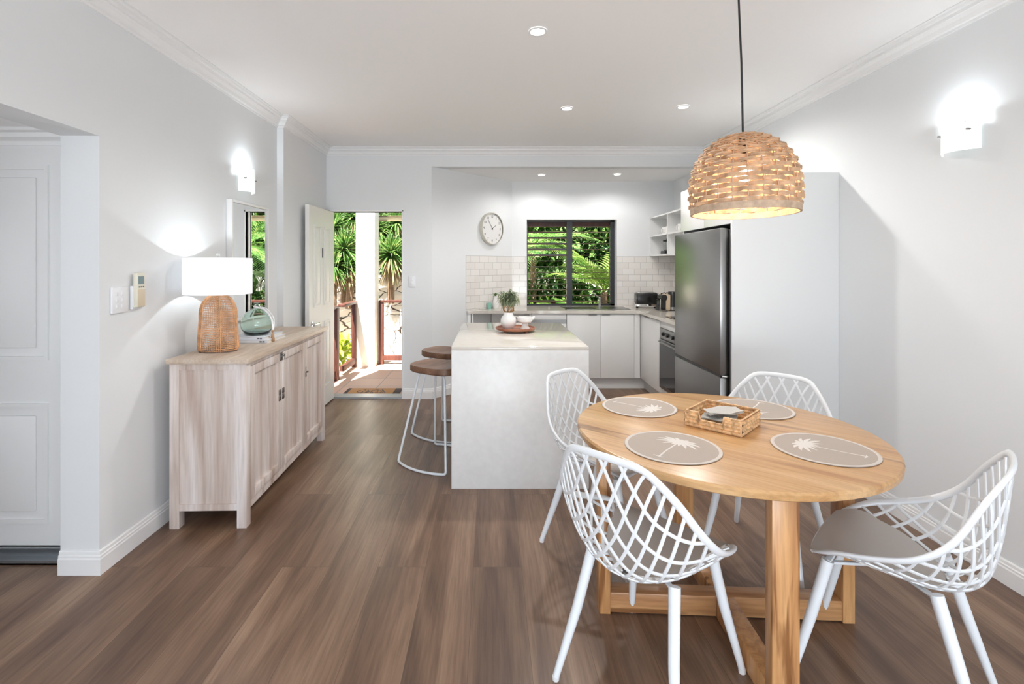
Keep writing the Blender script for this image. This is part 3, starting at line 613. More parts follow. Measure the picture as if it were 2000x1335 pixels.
# ============================================================ WALL LAMPS
def sconce(x, y, z, side, label):
    # side +1: on the left wall facing +x
    t = thing('wall_lamp', label, 'wall lamp', (x, y, z), 0 if side > 0 else pi, group='frosted glass wall lamps')
    MB().box(.002, .012, -.055, .055, -.05, .05, .002).build('back_plate', M['chrome'], t)
    m = MB(); K = 14; W_ = .098; pts = []
    for k in range(K + 1):
        u = -1 + 2 * k / K; pts.append((.018 + .060 * (1 - u * u) ** .8, u * W_))
    for k in range(K):
        (xa, ya), (xb, yb) = pts[k], pts[k + 1]
        v = [m.b.verts.new(p) for p in ((xa, ya, -.085), (xb, yb, -.085), (xb, yb, .085), (xa, ya, .085))]
        v2 = [m.b.verts.new((p.co.x - .004, p.co.y, p.co.z)) for p in v]
        m.b.faces.new(v); m.b.faces.new(v2[::-1]); m.b.faces.new((v[0], v[1], v2[1], v2[0])); m.b.faces.new((v[3], v[2], v2[2], v2[3]))
        if k == 0: m.b.faces.new((v[0], v[3], v2[3], v2[0]))
        if k == K - 1: m.b.faces.new((v[1], v[2], v2[2], v2[1]))
    bmesh.ops.remove_doubles(m.b, verts=m.b.verts, dist=.0004)
    m.build('glass_shade', M['sconce'], t, smooth=60)
    for s_ in (-1, 1): MB().tube([(.012, s_ * .075, .01), (.062, s_ * .075, .01)], .0045, 8).build('screw', M['dark_chrome'], t)
    light('POINT', 'wall_lamp_bulb', (.040, 0, .080), 2.3, (.86, .94, 1.0), parent=t, shadow_soft_size=.018)
    MB().box(.010, .058, -.066, .066, .046, .052, .001).build('holder_or_baffle', M['sw'], t)  # plate added under the bulb to cut the light falling below
sconce(XL, 3.65, 2.03, 1, 'frosted glass wall lamp glowing above the mirror')
sconce(XR, 2.435, 2.05, -1, 'frosted glass wall lamp glowing high on the wall opposite the sideboard')

# ============================================================ PENDANT
px_, py_, pz = 1.0, 1.98, 1.625
pe = thing('pendant_lamp', 'woven seagrass dome pendant hanging on black cord above round table', 'pendant lamp', (px_, py_, pz))
pe.rotation_euler = (R(-1.5), 0, 0)
prof = [(.190, .0), (.196, .06), (.195, .11), (.187, .16), (.168, .21), (.138, .252), (.098, .284), (.052, .302), (.02, .306)]
pc = catmull([(r, 0, z) for r, z in prof], 12)
def prof_at(s):
    d = [0]
    for a, b_ in zip(pc, pc[1:]): d.append(d[-1] + (b_ - a).length)
    s = max(0, min(d[-1], s))
    for i in range(len(pc) - 1):
        if d[i + 1] >= s: 
            k = (s - d[i]) / max(1e-9, d[i + 1] - d[i]); return pc[i].lerp(pc[i + 1], k), (pc[i + 1] - pc[i]).normalized()
    return pc[-1], (pc[-1] - pc[-2]).normalized()
m = MB(); rows = 19; sp = .0182; random.seed(5)
for i in range(rows):
    s0 = .030 + i * sp; p, tg = prof_at(s0)
    if p.x < .03: break
    for sub in (0, 1):
        pts = []; ups = []; nb = 24; K = nb * 6; ph = (i % 2) * pi
        for k in range(K):
            th = 2 * pi * k / K; wv = sin(th * nb / 2 + ph)
            rr = p.x + .0085 * wv * min(1, p.x / .12) + random.uniform(-.0008, .0008)
            zz = p.z + (sub - .5) * (.0085 * (.35 + .65 * abs(cos(th * nb / 2 + ph + .6)))) + random.uniform(-.0006, .0006)
            pts.append((rr * cos(th), rr * sin(th), zz)); nr = Vector((tg.z, 0, -tg.x)); ups.append(Vector((nr.x * cos(th), nr.x * sin(th), nr.z)))
        m.tube(pts, .0051, 6, closed=True, flat=.42, up=ups)
m.build('woven_shade', M['straw'], pe)
m = MB(); m.lathe([(.189, -.004), (.197, -.004), (.199, .022), (.191, .022)], seg=64, cap0=False, cap1=False)
bmesh.ops.bridge_loops(m.b, edges=[e for e in m.b.edges if e.is_boundary]); m.build('bottom_band', M['strawrim'], pe)
m = MB()
for k in range(24):
    th = 2 * pi * (k + .5) / 24; pts = []
    for j in range(15):
        q, _ = prof_at(.01 + j * .37 / 14); pts.append((q.x * cos(th), q.x * sin(th), q.z))
    m.tube(pts, .0022, 5)
m.build('ribs', M['strawrim'], pe)
m = MB(); m.lathe([(.0, .312), (.035, .312), (.036, .300), (.0, .300)], seg=24, cap0=False, cap1=False); m.build('top_cap', M['strawrim'], pe)
MB().tube([(0, 0, .312), (0, 0, .20)], .018, 12).build('holder_or_baffle', M['black'], pe)
m = MB(); m.sphere((0, 0, .155), .032, 3, (1, 1, 1.15)); m.build('bulb', M['bulb'], pe)
MB().tube([(0, .0, .31), (.002, .008, .6), (-.001, .014, .8), (0, (H - pz) * sin(R(1.5)), H - pz)], .0042, 8).build('cord', M['black'], pe)
m = MB(); m.lathe([(.05, 0), (.05, -.02), (.02, -.03)], seg=24); m.build('ceiling_rose', M['black'], pe).location = (0, .027, H - pz - .001)
light('POINT', 'pendant_bulb', (0, 0, .11), 5.0, (1, .80, .55), parent=pe, shadow_soft_size=.03)

# ============================================================ DINING TABLE
TX, TY, TZ = .945, 2.055, .75
tb = thing('round_dining_table', 'round golden hardwood dining table under the woven pendant', 'dining table', (TX, TY, 0), R(-3.3))
RT = .582
m = MB(); m.lathe([(.0, TZ - .032), (RT - .012, TZ - .032), (RT - .002, TZ - .026), (RT, TZ - .008), (RT - .006, TZ - .001), (RT - .010, TZ), (0, TZ)], seg=128, cap0=False, cap1=False)
bmesh.ops.remove_doubles(m.b, verts=m.b.verts, dist=1e-5)
m.build('tabletop', M['table'], tb, smooth=30)
for sgn in (-1, 1):
    MB().box(sgn * .478 - .023, sgn * .478 + .023, -.042, .042, 0, TZ - .033, .003).build('leg', M['table_leg'], tb)
    MB().box(-.042, .042, sgn * .478 - .023, sgn * .478 + .023, 0, TZ - .033, .003).build('leg', M['table_leg'], tb)
MB().box(-.455, .455, -.036, .036, .005, .085, .003).build('base_beam', M['table_beam'], tb)
for a_, b_ in ((-.455, -.037), (.037, .455)): MB().box(-.036, .036, a_, b_, .005, .085, .003).build('base_beam', M['table_leg'], tb)
MB().box(-.455, .455, -.03, .03, TZ - .09, TZ - .033, .003).build('top_beam', M['table_beam'], tb)
MB().box(-.03, .03, -.455, .455, TZ - .09, TZ - .034, .003).build('top_beam', M['table_leg'], tb)

# placemats
def palm_print(m, z):
    # trunk towards -y, crown at +y
    m.tube([(.012, -.125, z), (.004, -.06, z), (0, .05, z)], [.0035, .0028, .003], 4, flat=.12, up=(0, 0, 1))
    m.tube([(-.012, -.122, z), (.012, -.127, z), (.028, -.120, z)], [.001, .003, .001], 4, flat=.12, up=(0, 0, 1))
    for k, (a, l) in enumerate([(95, .060), (70, .066), (42, .078), (14, .082), (-14, .080), (-42, .062), (-68, .040), (118, .070), (146, .080), (172, .082), (198, .078), (226, .060), (252, .040)]):
        a = R(a); c = Vector((0, .052, z)); e = c + Vector((cos(a), sin(a) * .8 - .12, 0)) * l; mid = (c + e) / 2 + Vector((0, .022, 0))
        P = bez(c, mid, e, 6); m.tube(P, [.0025, .0035, .0058, .0072, .0070, .0045, .001], 4, flat=.1, up=(0, 0, 1))
def make_mat(label):
    t = thing('placemat', label, 'placemat', group='round palm tree placemats')
    m = MB(); m.lathe([(0, 0), (.168, 0), (.170, .0015), (.168, .003), (0, .003)], seg=72, cap0=False, cap1=False); m.build('fabric_disc', M['mat'], t)
    m = MB(); m.lathe([(.157, .003), (.160, .0042), (.166, .0042), (.169, .003)], seg=72, cap0=False, cap1=False); m.build('edge_band', M['matrim'], t)
    m = MB(); palm_print(m, .0035); m.build('palm_print', M['print'], t)
    return t
PM = [(.668, 1.845, R(135), 'round taupe placemat with pale palm tree in front of the nearest chair'),
      (1.212, 1.825, R(-137), 'round taupe placemat with palm tree at the chair against the right wall'),
      (.700, 2.365, R(45), 'round taupe placemat with palm tree at the chair beside the island'),
      (1.222, 2.335, R(-45), 'round taupe placemat partly hidden behind the square woven basket')]
mm_ = make_mat(PM[0][3])
mm_.location = (PM[0][0], PM[0][1], TZ + .0005); mm_.rotation_euler = (0, 0, R(-45))
dup(mm_, (PM[1][0], PM[1][1], TZ + .0005), R(45), PM[1][3]); dup(mm_, (PM[2][0], PM[2][1], TZ + .0005), R(-135), PM[2][3]); dup(mm_, (PM[3][0], PM[3][1], TZ + .0005), R(135), PM[3][3])

# woven napkin basket
bk = thing('napkin_basket', 'square woven water hyacinth basket with cut-down front on the round table', 'basket', (.972, 2.103, TZ), R(-44.8))
S_ = .108; BH = .062
def weave_wall(m, p0, p1, nrm, hfun, N=34, th=.006):
    p0, p1, nrm = Vector(p0), Vector(p1), Vector(nrm); rows_ = 9
    for s_ in (1, -1):
        G = []
        for i in range(N + 1):
            u = i / N; h = hfun(u); col_ = []
            for j in range(rows_ * 3 + 1):
                v = j / (rows_ * 3); z = v * h
                r_ = int(z / .0135); bump = abs(sin(pi * z / .0135)) * abs(sin(pi * (u * N / 4.2 + .5 * (r_ % 2)))) ** .6
                col_.append(m.b.verts.new(p0.lerp(p1, u) + nrm * s_ * (th * .6 + .0060 * bump) + Vector((0, 0, z))))
            G.append(col_)
        for i in range(N):
            for j in range(rows_ * 3): m.b.faces.new((G[i][j], G[i + 1][j], G[i + 1][j + 1], G[i][j + 1]))
full = lambda u: BH
def notch(u):
    if u < .26 or u > .70: return BH
    return BH * .52
m = MB()
weave_wall(m, (-S_, -S_, 0), (S_, -S_, 0), (0, -1, 0), notch, 50)
weave_wall(m, (S_, -S_, 0), (S_, S_, 0), (1, 0, 0), full)
weave_wall(m, (S_, S_, 0), (-S_, S_, 0), (0, 1, 0), full)
weave_wall(m, (-S_, S_, 0), (-S_, -S_, 0), (-1, 0, 0), full)
m.build('woven_sides', M['hyac'], bk)
m = MB(); rr = .0048
def twist(m, a, b_):
    a, b_ = Vector(a), Vector(b_); L = (b_ - a).length; K = max(6, int(L / .003))
    for ph in (0, pi):
        pts = [a.lerp(b_, k / K) + Vector((0, 0, .0022 * sin(k * .9 + ph))) for k in range(K + 1)]
        m.tube(pts, .0034, 5)
for a, b_ in (((-S_, -S_, BH), (-S_ + .24 * 2 * S_, -S_, BH)), ((-S_ + .24 * 2 * S_, -S_, BH), (-S_ + .28 * 2 * S_, -S_, BH * .5)), ((-S_ + .28 * 2 * S_, -S_, BH * .52), (-S_ + .69 * 2 * S_, -S_, BH * .52)),
            ((-S_ + .69 * 2 * S_, -S_, BH * .5), (-S_ + .71 * 2 * S_, -S_, BH)), ((-S_ + .71 * 2 * S_, -S_, BH), (S_, -S_, BH)), ((S_, -S_, BH), (S_, S_, BH)), ((S_, S_, BH), (-S_, S_, BH)), ((-S_, S_, BH), (-S_, -S_, BH)),
            ((-S_, -S_, .004), (S_, -S_, .004)), ((S_, -S_, .004), (S_, S_, .004))): twist(m, a, b_)
for x, y in ((-S_, -S_), (S_, -S_), (S_, S_), (-S_, S_)): m.tube([(x, y, .002), (x, y, BH)], .005, 7)
m.build('rope_edges', mat('pale_rope', (.70, .46, .26), .55, vary=.3, vscale=60), bk)
MB().box(-S_ + .006, S_ - .006, -S_ + .006, S_ - .006, .001, .008).build('base', M['hyac'], bk)
def napkin(label, mt_, z, rot, dx, dy, sx, sy, tilt):
    t = thing('napkin', label, 'napkin', (.972 + dx, 2.103 + dy, TZ + z), rot, group='folded napkins in the basket')
    for q in range(2):
        m = MB(); G = []
        for i in range(9):
            G.append([m.b.verts.new((-sx + 2 * sx * i / 8, -sy + 2 * sy * j / 6, q * .006 + .004 * sin(i * .9 + j * .5 + q) + tilt * (i / 8) + .008 * (j / 6 - .5) ** 2)) for j in range(7)])
        for i in range(8):
            for j in range(6): m.b.faces.new((G[i][j], G[i + 1][j], G[i + 1][j + 1], G[i][j + 1]))
        r_ = bmesh.ops.solidify(m.b, geom=m.b.faces[:], thickness=.004)
        m.build('fold', mt_, t)
napkin('grey folded napkin at the bottom of the woven basket', M['napkin2'], .026, R(-30), -.016, -.006, .066, .055, .008)
napkin('white folded napkin lying on top in the woven basket', M['napkin'], .046, R(-6), .006, .006, .068, .046, .014)

# ============================================================ LATTICE CHAIRS
Cq = [(.205, .447), (.10, .434), (-.02, .418), (-.14, .412), (-.225, .462), (-.262, .595), (-.288, .835)]
Rq = [(.190, .452, .190), (.105, .500, .238), (.02, .528, .262), (-.085, .570, .272), (-.165, .640, .255), (-.222, .742, .200), (-.276, .828, .132)]
CS = catmull([(a, z, 0) for a, z in Cq], 20); RS = catmull([(a, z, w_) for a, z, w_ in Rq], 20)
def smp(arr, q):
    f = max(0, min(1, q)) * (len(arr) - 1); i = min(int(f), len(arr) - 2); return arr[i].lerp(arr[i + 1], f - i)
def SURF(p, q):
    c, r = smp(CS, q), smp(RS, q); s_ = abs(p) ** 2.1; l = abs(p) ** .96
    return Vector((math.copysign(r.z * l, p), c.x + (r.x - c.x) * s_, c.y + (r.y - c.y) * s_))
def SN(p, q):
    e = .01; a = SURF(min(1, p + e), q) - SURF(max(-1, p - e), q); b_ = SURF(p, min(1, q + e)) - SURF(p, max(0, q - e)); n_ = a.cross(b_)
    return n_.normalized() if n_.length > 1e-9 else Vector((0, 0, 1))
def pw(q):
    if q >= .50: return 0
    u = q / .50; return max(0, (1 - u ** 2.6)) ** .55 * (1 - .22 * min(1, u / .5))
def make_chair(label, loc, rz):
    t = thing('lattice_dining_chair', label, 'chair', (loc[0], loc[1], 0), rz, 'white lattice dining chairs')
    m = MB(); NQ, NP = 30, 16
    for off in (.004, -.007):
        G = []
        for i in range(NQ + 1):
            q = .497 * i / NQ
            G.append([m.b.verts.new(SURF(p * pw(q), q) + SN(p * pw(q), q) * off) for p in [-1 + 2 * k / NP for k in range(NP + 1)]])
        for i in range(NQ):
            for k in range(NP): m.b.faces.new((G[i][k], G[i + 1][k], G[i + 1][k + 1], G[i][k + 1]))
        if off > 0: G1 = G
    for i in range(NQ):
        for k in (0, NP): m.b.faces.new((G1[i][k], G1[i + 1][k], G[i + 1][k], G[i][k]))
    for k in range(NP): m.b.faces.new((G1[0][k], G1[0][k + 1], G[0][k + 1], G[0][k]))
    m.build('seat', M['seatpad'], t, smooth=60)
    # lattice
    m = MB(); K = 150
    arc = [0.0]
    for k in range(K): arc.append(arc[-1] + (smp(CS, (k + 1) / K) - smp(CS, k / K)).length)
    G_ = [0.0]
    for k in range(K):
        sb = arc[-1] - (arc[k] + arc[k + 1]) / 2      # distance down from the top of the back
        sl = .46 if sb < .18 else (.46 + (sb - .18) / .20 * .50 if sb < .38 else .96 - min(1, (sb - .38) / .25) * .25)
        G_.append(G_[-1] + sl * (arc[k + 1] - arc[k]))
    def line(sgn, x0):
        cur, ups = [], []
        for k in range(K + 2):
            ok = k <= K
            if ok:
                q = k / K; r_ = smp(RS, q); c_ = smp(CS, q); W_ = (r_.z ** 2 + .55 * ((r_.x - c_.x) ** 2 + (r_.y - c_.y) ** 2)) ** .5
                x = x0 + sgn * (G_[k] - G_[K]); p = x / W_; ok = abs(p) <= 1 and q > .012 and abs(p) >= pw(q) - .06
            if ok: cur.append(SURF(p, q)); ups.append(SN(p, q))
            else:
                if len(cur) > 3: m.tube(cur[::3] + ([cur[-1]] if (len(cur) - 1) % 3 else []), .0058, 6, flat=.7, up=ups[::3] + ([ups[-1]] if (len(cur) - 1) % 3 else []))
                cur, ups = [], []
    for i_ in range(-15, 16):
        line(1, (i_ + .25) * .066); line(-1, (i_ - .25) * .066)
    m.build('lattice_shell', M['shellw'], t, smooth=60)
    # rim
    pts = [SURF(1, q / 40) for q in range(0, 41)] + [SURF(1 - 2 * k / 14, 1) for k in range(1, 14)] + [SURF(-1, 1 - q / 40) for q in range(0, 41)] + [SURF(-1 + 2 * k / 10, 0) for k in range(1, 10)]
    for _ in range(3): pts = [(pts[i - 1] + pts[i] * 2 + pts[(i + 1) % len(pts)]) / 4 for i in range(len(pts))]
    cen = Vector((0, -.03, .62)); N_ = len(pts)
    ups = []
    for i, p in enumerate(pts):
        q = i / 40 if i <= 40 else (1 if i < 54 else (1 - (i - 54) / 40 if i <= 94 else 0)); s_ = 1 if i < 47 else -1
        ups.append(SN(s_ * .9 if not 40 < i < 54 else 0, q))
    rad = []
    for i in range(N_): 
        front = i > 95 or i < 3 or 91 < i; rad.append(.0075 if front else .0125)
    for _ in range(3): rad = [(rad[i - 1] + rad[i] * 2 + rad[(i + 1) % N_]) / 4 for i in range(N_)]
    m = MB(); m.tube(pts, rad, 10, closed=True, flat=.6, up=ups); m.build('rim', M['shellw'], t, smooth=80)
    for sx in (-1, 1):
        for (ty, tz, fy) in ((.150, .424, .245), (-.125, .434, -.247)):
            l = MB(); l.tube([(sx * .150, ty, tz), (sx * .175, ty + (fy - ty) * .45, tz * .55), (sx * .215, fy, .012)], [.0185, .0170, .0115], 12)
            lo = l.build('leg', M['white'], t)
            MB().tube([(sx * .2145, fy - .0, .014), (sx * .2155, fy, 0)], [.0125, .0115], 10).build('foot_cap', M['sw'], lo)
    f = MB()
    f.box(-.155, .155, .140, .160, .402, .426, .003)
    for sx in (-1, 1): f.tube([(sx * .140, .15, .412), (0, .01, .404), (-sx * .145, -.125, .420)], .010, 8, flat=.6)
    f.build('seat_frame', M['white'], t)
    return t
ch = make_chair('white lattice dining chair nearest the camera, its back turned', (.551, 1.734), R(-46.2))
GC = 'white lattice dining chairs'
dup(ch, (1.353, 1.695, 0), R(44.6), 'white lattice dining chair by the right wall, seen side-on beside the table', GC)
dup(ch, (.59, 2.55, 0), R(-135.4), 'white lattice dining chair between the table and the white island', GC)
dup(ch, (1.34, 2.45, 0), R(135.4), 'white lattice dining chair behind the table in front of the grey-white tall panel', GC)

# ============================================================ ISLAND
isl = thing('kitchen_island', 'white polished stone waterfall kitchen island standing on timber floor', 'kitchen island', (.188, 3.85, 0))
IX0, IX1, IY0, IY1 = -.248, .624, 3.184, 4.51
MB().box(IX0, IX1, IY0, IY1, .878, .90, .001).build('benchtop', M['stone'], isl, True)
MB().box(IX0, IX1, IY0, IY0 + .02, 0, .8785, .001).build('waterfall_end', M['stoneF'], isl, True)
MB().box(IX0, IX1, IY1 - .02, IY1, 0, .8785, .001).build('waterfall_end', M['stoneF'], isl, True)
MB().box(.07, .60, IY0 + .02, IY1 - .02, .10, .878).box(.10, .56, IY0 + .02, IY1 - .02, 0, .10).build('carcass', M['lam'], isl, True)
for k in range(3):
    y0 = IY0 + .025 + k * .428; f = MB().box(.60, .618, y0, y0 + .422, .11, .872, .001).build('door', M['lam'], isl, True)
# ============================================================ STOOLS
def make_stool(label, loc, rz):
    t = thing('bar_stool', label, 'bar stool', (loc[0], loc[1], 0), rz, 'timber seat bar stools')
    m = MB(); NU = 48
    def se(r, a, n_=3.2, sx=.205, sy=.170):
        c, s_ = cos(a), sin(a); return (math.copysign(abs(c) ** (2 / n_), c) * sx * r, math.copysign(abs(s_) ** (2 / n_), s_) * sy * r)
    rings = []
    for (r, z, dish) in ((.02, .650, 0), (.95, .650, 0), (1.0, .658, 0), (1.0, .688, 0), (.975, .695, 0), (.8, .695, .3), (.5, .695, .75), (.2, .695, 1), (.02, .695, 1)):
        row = []
        for k in range(NU):
            x, y = se(r, 2 * pi * k / NU); row.append(m.b.verts.new((x, y, z - .012 * dish + (.006 * (abs(x) / .2) ** 2 if z > .66 else 0))))
        rings.append(row)
    for A, B in zip(rings, rings[1:]):
        for k in range(NU): m.b.faces.new((A[k], A[(k + 1) % NU], B[(k + 1) % NU], B[k]))
    m.b.faces.new(rings[0][::-1]); m.b.faces.new(rings[-1])
    m.build('seat', M['walnut'], t)
    for s_ in (-1, 1):
        pts = [(-.085, s_ * .085, .648), (-.11, s_ * .11, .60)] if False else []
        run = [Vector((-.218 + .436 * k / 10, s_ * (.205 + .055 * (1 - ((k - 5) / 5) ** 2)), .009)) for k in range(11)]
        P = [Vector((-.02, s_ * .085, .642)), Vector((-.115, s_ * .09, .642))] + run + [Vector((.115, s_ * .09, .642)), Vector((.02, s_ * .085, .642))]
        P = round_path([P[0], P[1], P[2]], .05) [:-1] + round_path([(P[1] + P[2]) / 2] + run + [(P[-2] + P[-3]) / 2], .035)[1:-1] + round_path([P[-3], P[-2], P[-1]], .05)[1:]
        MB().tube(P, .0085, 10).build('wire_leg_loop', M['white'], t)
    m = MB(); m.tube([(0, -.095, .640), (0, .095, .640)], .009, 8); m.box(-.12, .12, -.10, .10, .640, .650, .002); m.build('seat_plate', M['white'], t)
    for s_ in (-1, 1):
        MB().tube([(s_ * .165, -.150, .168), (s_ * .165, .150, .168)], .0075, 8).build('footrest', M['white'], t) if False else None
    return t
st_ = make_stool('walnut seat bar stool with white wire legs, nearer under the island edge', (-.37, 3.665), R(-33.3))
dup(st_, (-.37, 4.27, 0), R(-33.3), 'walnut seat bar stool farther along the island, behind the other stool')
# tray, jug with plant, pedestal bowl
tr_ = thing('round_tray', 'round reddish timber footed tray on the island benchtop', 'tray', (.195, 3.92, .90))
m = MB(); m.lathe([(0, .012), (.130, .012), (.150, .018), (.156, .034), (.150, .036), (.143, .024), (0, .020)], seg=48, cap0=False, cap1=False); m.build('dish', M['traywood'], tr_)
for k in range(4):
    a = R(45 + 90 * k); m = MB(); m.lathe([(.012, 0), (.012, .013)], cos(a) * .115, sin(a) * .115, 12); m.build('foot', M['traywood'], tr_)
va = thing('round_white_jar', 'round white ceramic jar holding the small leafy plant on the tray', 'vase', (.140, 3.93, .921))
m = MB(); m.lathe([(0, 0), (.034, 0), (.038, .006), (.055, .030), (.0615, .058), (.055, .088), (.040, .104), (.036, .112), (.037, .128), (.032, .128), (.031, .110), (0, .106)], seg=40, cap0=False, cap1=False); m.build('body', M['ceramic'], va)
pl = thing('potted_plant', 'small grey green leafy plant bunched in the round white jar', 'plant', (.140, 3.93, 1.03))
m = MB(); st = MB(); rd = random.Random(9)
for i in range(34):
    a = rd.uniform(0, 2 * pi); st.tube([(rd.uniform(-.01, .01), rd.uniform(-.01, .01), 0), (.045 * cos(a), .045 * sin(a), rd.uniform(.03, .05)), (.042 * cos(a + .4), .042 * sin(a + .4), .075)], .002, 4)
st.build('stems', M['stem'], pl)
for i in range(130):
    a, b_ = rd.uniform(0, 2 * pi), math.acos(rd.uniform(-1, 1)); rr = rd.uniform(.4, 1)
    blades(m, (.078 * rr * sin(b_) * cos(a), .07 * rr * sin(b_) * sin(a), .135 + .058 * rr * cos(b_)), 3, .045, .0065, -60, 60, .5, i)
m.build('leaves', M['potgreen'], pl)
bw = thing('pedestal_bowl', 'white ceramic pedestal bowl beside the jar on the tray', 'bowl', (.270, 3.92, .921))
m = MB(); m.lathe([(0, 0), (.034, 0), (.036, .004), (.026, .025), (.022, .040), (.030, .046), (.054, .058), (.059, .080), (.058, .094), (.053, .094), (.050, .075), (.02, .056), (0, .055)], seg=36, cap0=False, cap1=False); m.build('bowl_body', M['ceramic'], bw)
MB().tube([(-.055, 0, .088), (-.074, 0, .098), (-.076, 0, .072), (-.058, 0, .066)], .004, 7).build('handle', M['ceramic'], bw)
MB().tube([(.052, 0, .074), (.066, 0, .088), (.074, 0, .098)], [.012, .010, .006], 8).build('spout', M['ceramic'], bw)

# ============================================================ SIDEBOARD (local x across depth to +front, local y along length)
sb = thing('sideboard', 'whitewashed timber sideboard with three doors against the left wall', 'sideboard', (-1.531, 2.70, 0), R(1.45))
SX0, SX1, SL, SH = -.195, .215, 1.395, .915
MB().box(SX0 - .01, SX1 + .018, -.018, SL + .02, SH - .026, SH, .003).build('top', M['wash_top'], sb)
for (x0, x1) in ((SX0, SX0 + .052), (SX1 - .052, SX1)):
    for (y0, y1) in ((0, .052), (SL - .052, SL)): MB().box(x0, x1, y0, y1, 0, SH - .026, .002).build('leg', M['wash'], sb)
for y0 in (.004, SL - .034):
    e = MB(); e.box(SX0 + .052, SX1 - .052, y0, y0 + .03, .095, .13).box(SX0 + .052, SX1 - .052, y0, y0 + .03, SH - .062, SH - .026)
    e.box(SX0 + .052, SX1 - .052, y0 + .008, y0 + .02, .13, SH - .062)
    e.build('side_panel', M['wash'], sb)
c_ = MB(); c_.box(SX1 - .04, SX1 - .006, .052, SL - .052, .085, .125).box(SX1 - .04, SX1 - .006, .052, SL - .052, SH - .05, SH - .026)
c_.box(SX0 + .01, SX1 - .04, .052, SL - .052, .09, .11).box(SX0, SX0 + .01, .052, SL - .052, .09, SH - .03); c_.build('carcass', M['wash'], sb)
dwd = (SL - .104) / 3
for k in range(3):
    y0, y1 = .052 + k * dwd + .003, .052 + (k + 1) * dwd - .003; z0, z1 = .128, SH - .053; fr = .048
    d = MB(); x0, x1 = SX1 - .026, SX1 + .0
    d.box(x0, x1, y0, y0 + fr, z0, z1, .0015).box(x0, x1, y1 - fr, y1, z0, z1, .0015).box(x0, x1, y0 + fr, y1 - fr, z0, z0 + fr, .0015).box(x0, x1, y0 + fr, y1 - fr, z1 - fr, z1, .0015)
    d.box(x0 + .002, x0 + .010, y0 + fr, y1 - fr, z0 + fr, z1 - fr)
    do = d.build('door', M['wash'], sb)
    yy = {0: y1 - .024, 1: y0 + .024, 2: y0 + .018}[k]
    zc = .60 if k < 2 else .645
    h_ = MB()
    if k < 2: h_.box(x1, x1 + .004, yy - .017, yy + .017, zc - .035, zc - .002, .001).box(x1, x1 + .004, yy - .017, yy + .017, zc + .002, zc + .035, .001)
    else: h_.box(x1, x1 + .004, yy - .008, yy + .008, zc - .035, zc + .035, .001).tube([(x1 + .004, yy, zc), (x1 + .02, yy, zc)], .006, 8)
    h_.build('handle', M['dark_chrome'], do)
yc = .052 + dwd
l_ = MB(); l_.box(SX1, SX1 + .005, yc - .028, yc + .028, SH - .10, SH - .05, .001).tube([(SX1 + .012, yc - .02, SH - .07), (SX1 + .012, yc + .02, SH - .07)], .006, 8).tube([(SX1 + .012, yc, SH - .06), (SX1 + .016, yc, SH - .095)], .006, 8)
l_.build('latch', M['dark_chrome'], sb)

# ---- table lamp
LX, LY = -1.598, 2.945
lp = thing('table_lamp', 'rattan table lamp with white drum shade on near end of sideboard', 'table lamp', (LX, LY, SH))
def lprof(v):
    z = v * .335
    if v < .06: r = .100 + .012 * sin(v / .06 * pi / 2)
    elif v < .55: r = .112 - .010 * ((v - .06) / .49) ** 1.5
    else:
        u = (v - .55) / .45; r = .102 * max(.0, 1 - u ** 2.3) ** .55 + .012 * u
    return r, z
NV = 34; m = MB(); 
for j in range(NV):
    v = j / (NV - 1); r, z = lprof(v)
    if r < .02: continue
    K = 56; rr = .0026 if j in (0, 1, 2, 11, 23) else .0015
    m.tube([(r * cos(2 * pi * k / K), r * .8 * sin(2 * pi * k / K), z + random.uniform(-.0008, .0008) + .002) for k in range(K)], rr, 4, closed=True)
for k in range(60):
    th = 2 * pi * k / 60; pts = []
    for j in range(26):
        r, z = lprof(j / 25 * .985); pts.append(((r + .0012) * cos(th + random.uniform(-.006, .006)), (r + .0012) * .8 * sin(th), z + .002))
    m.tube(pts, .0032 if k % 10 == 0 else .0014, 4)
m.build('rattan_base', M['wicker'], lp)
m = MB(); m.lathe([(0, 0), (.105, 0), (.105, .006), (0, .006)], sy=.8, cap0=False, cap1=False); m.tube([(0, 0, .006), (0, 0, .50)], .006, 8); m.build('stem', M['dark_chrome'], lp)
m = MB(); m.lathe([(.182, .335), (.182, .545)], seg=64, cap0=False, cap1=False); bmesh.ops.solidify(m.b, geom=m.b.faces[:], thickness=.002); m.build('lamp_shade', M['shade'], lp, smooth=60)
m = MB()
for k in range(3): m.tube([(0, 0, .532), (.181 * cos(k * 2.094), .181 * sin(k * 2.094), .532)], .0016, 5)
m.build('shade_spider', M['chrome'], lp)
m = MB(); m.tube([(0, 0, .50), (0, 0, .556)], .004, 8); m.sphere((0, 0, .563), .012, 2, (1, 1, .7)); m.build('finial', M['clear'], lp)
m = MB(); m.sphere((0, 0, .42), .028, 2); m.build('bulb', emit('cool_bulb', (.95, .98, 1), 6), lp)
light('POINT', 'table_lamp_bulb', (0, 0, .455), 6.5, (.86, .94, 1.0), parent=lp, shadow_soft_size=.012)
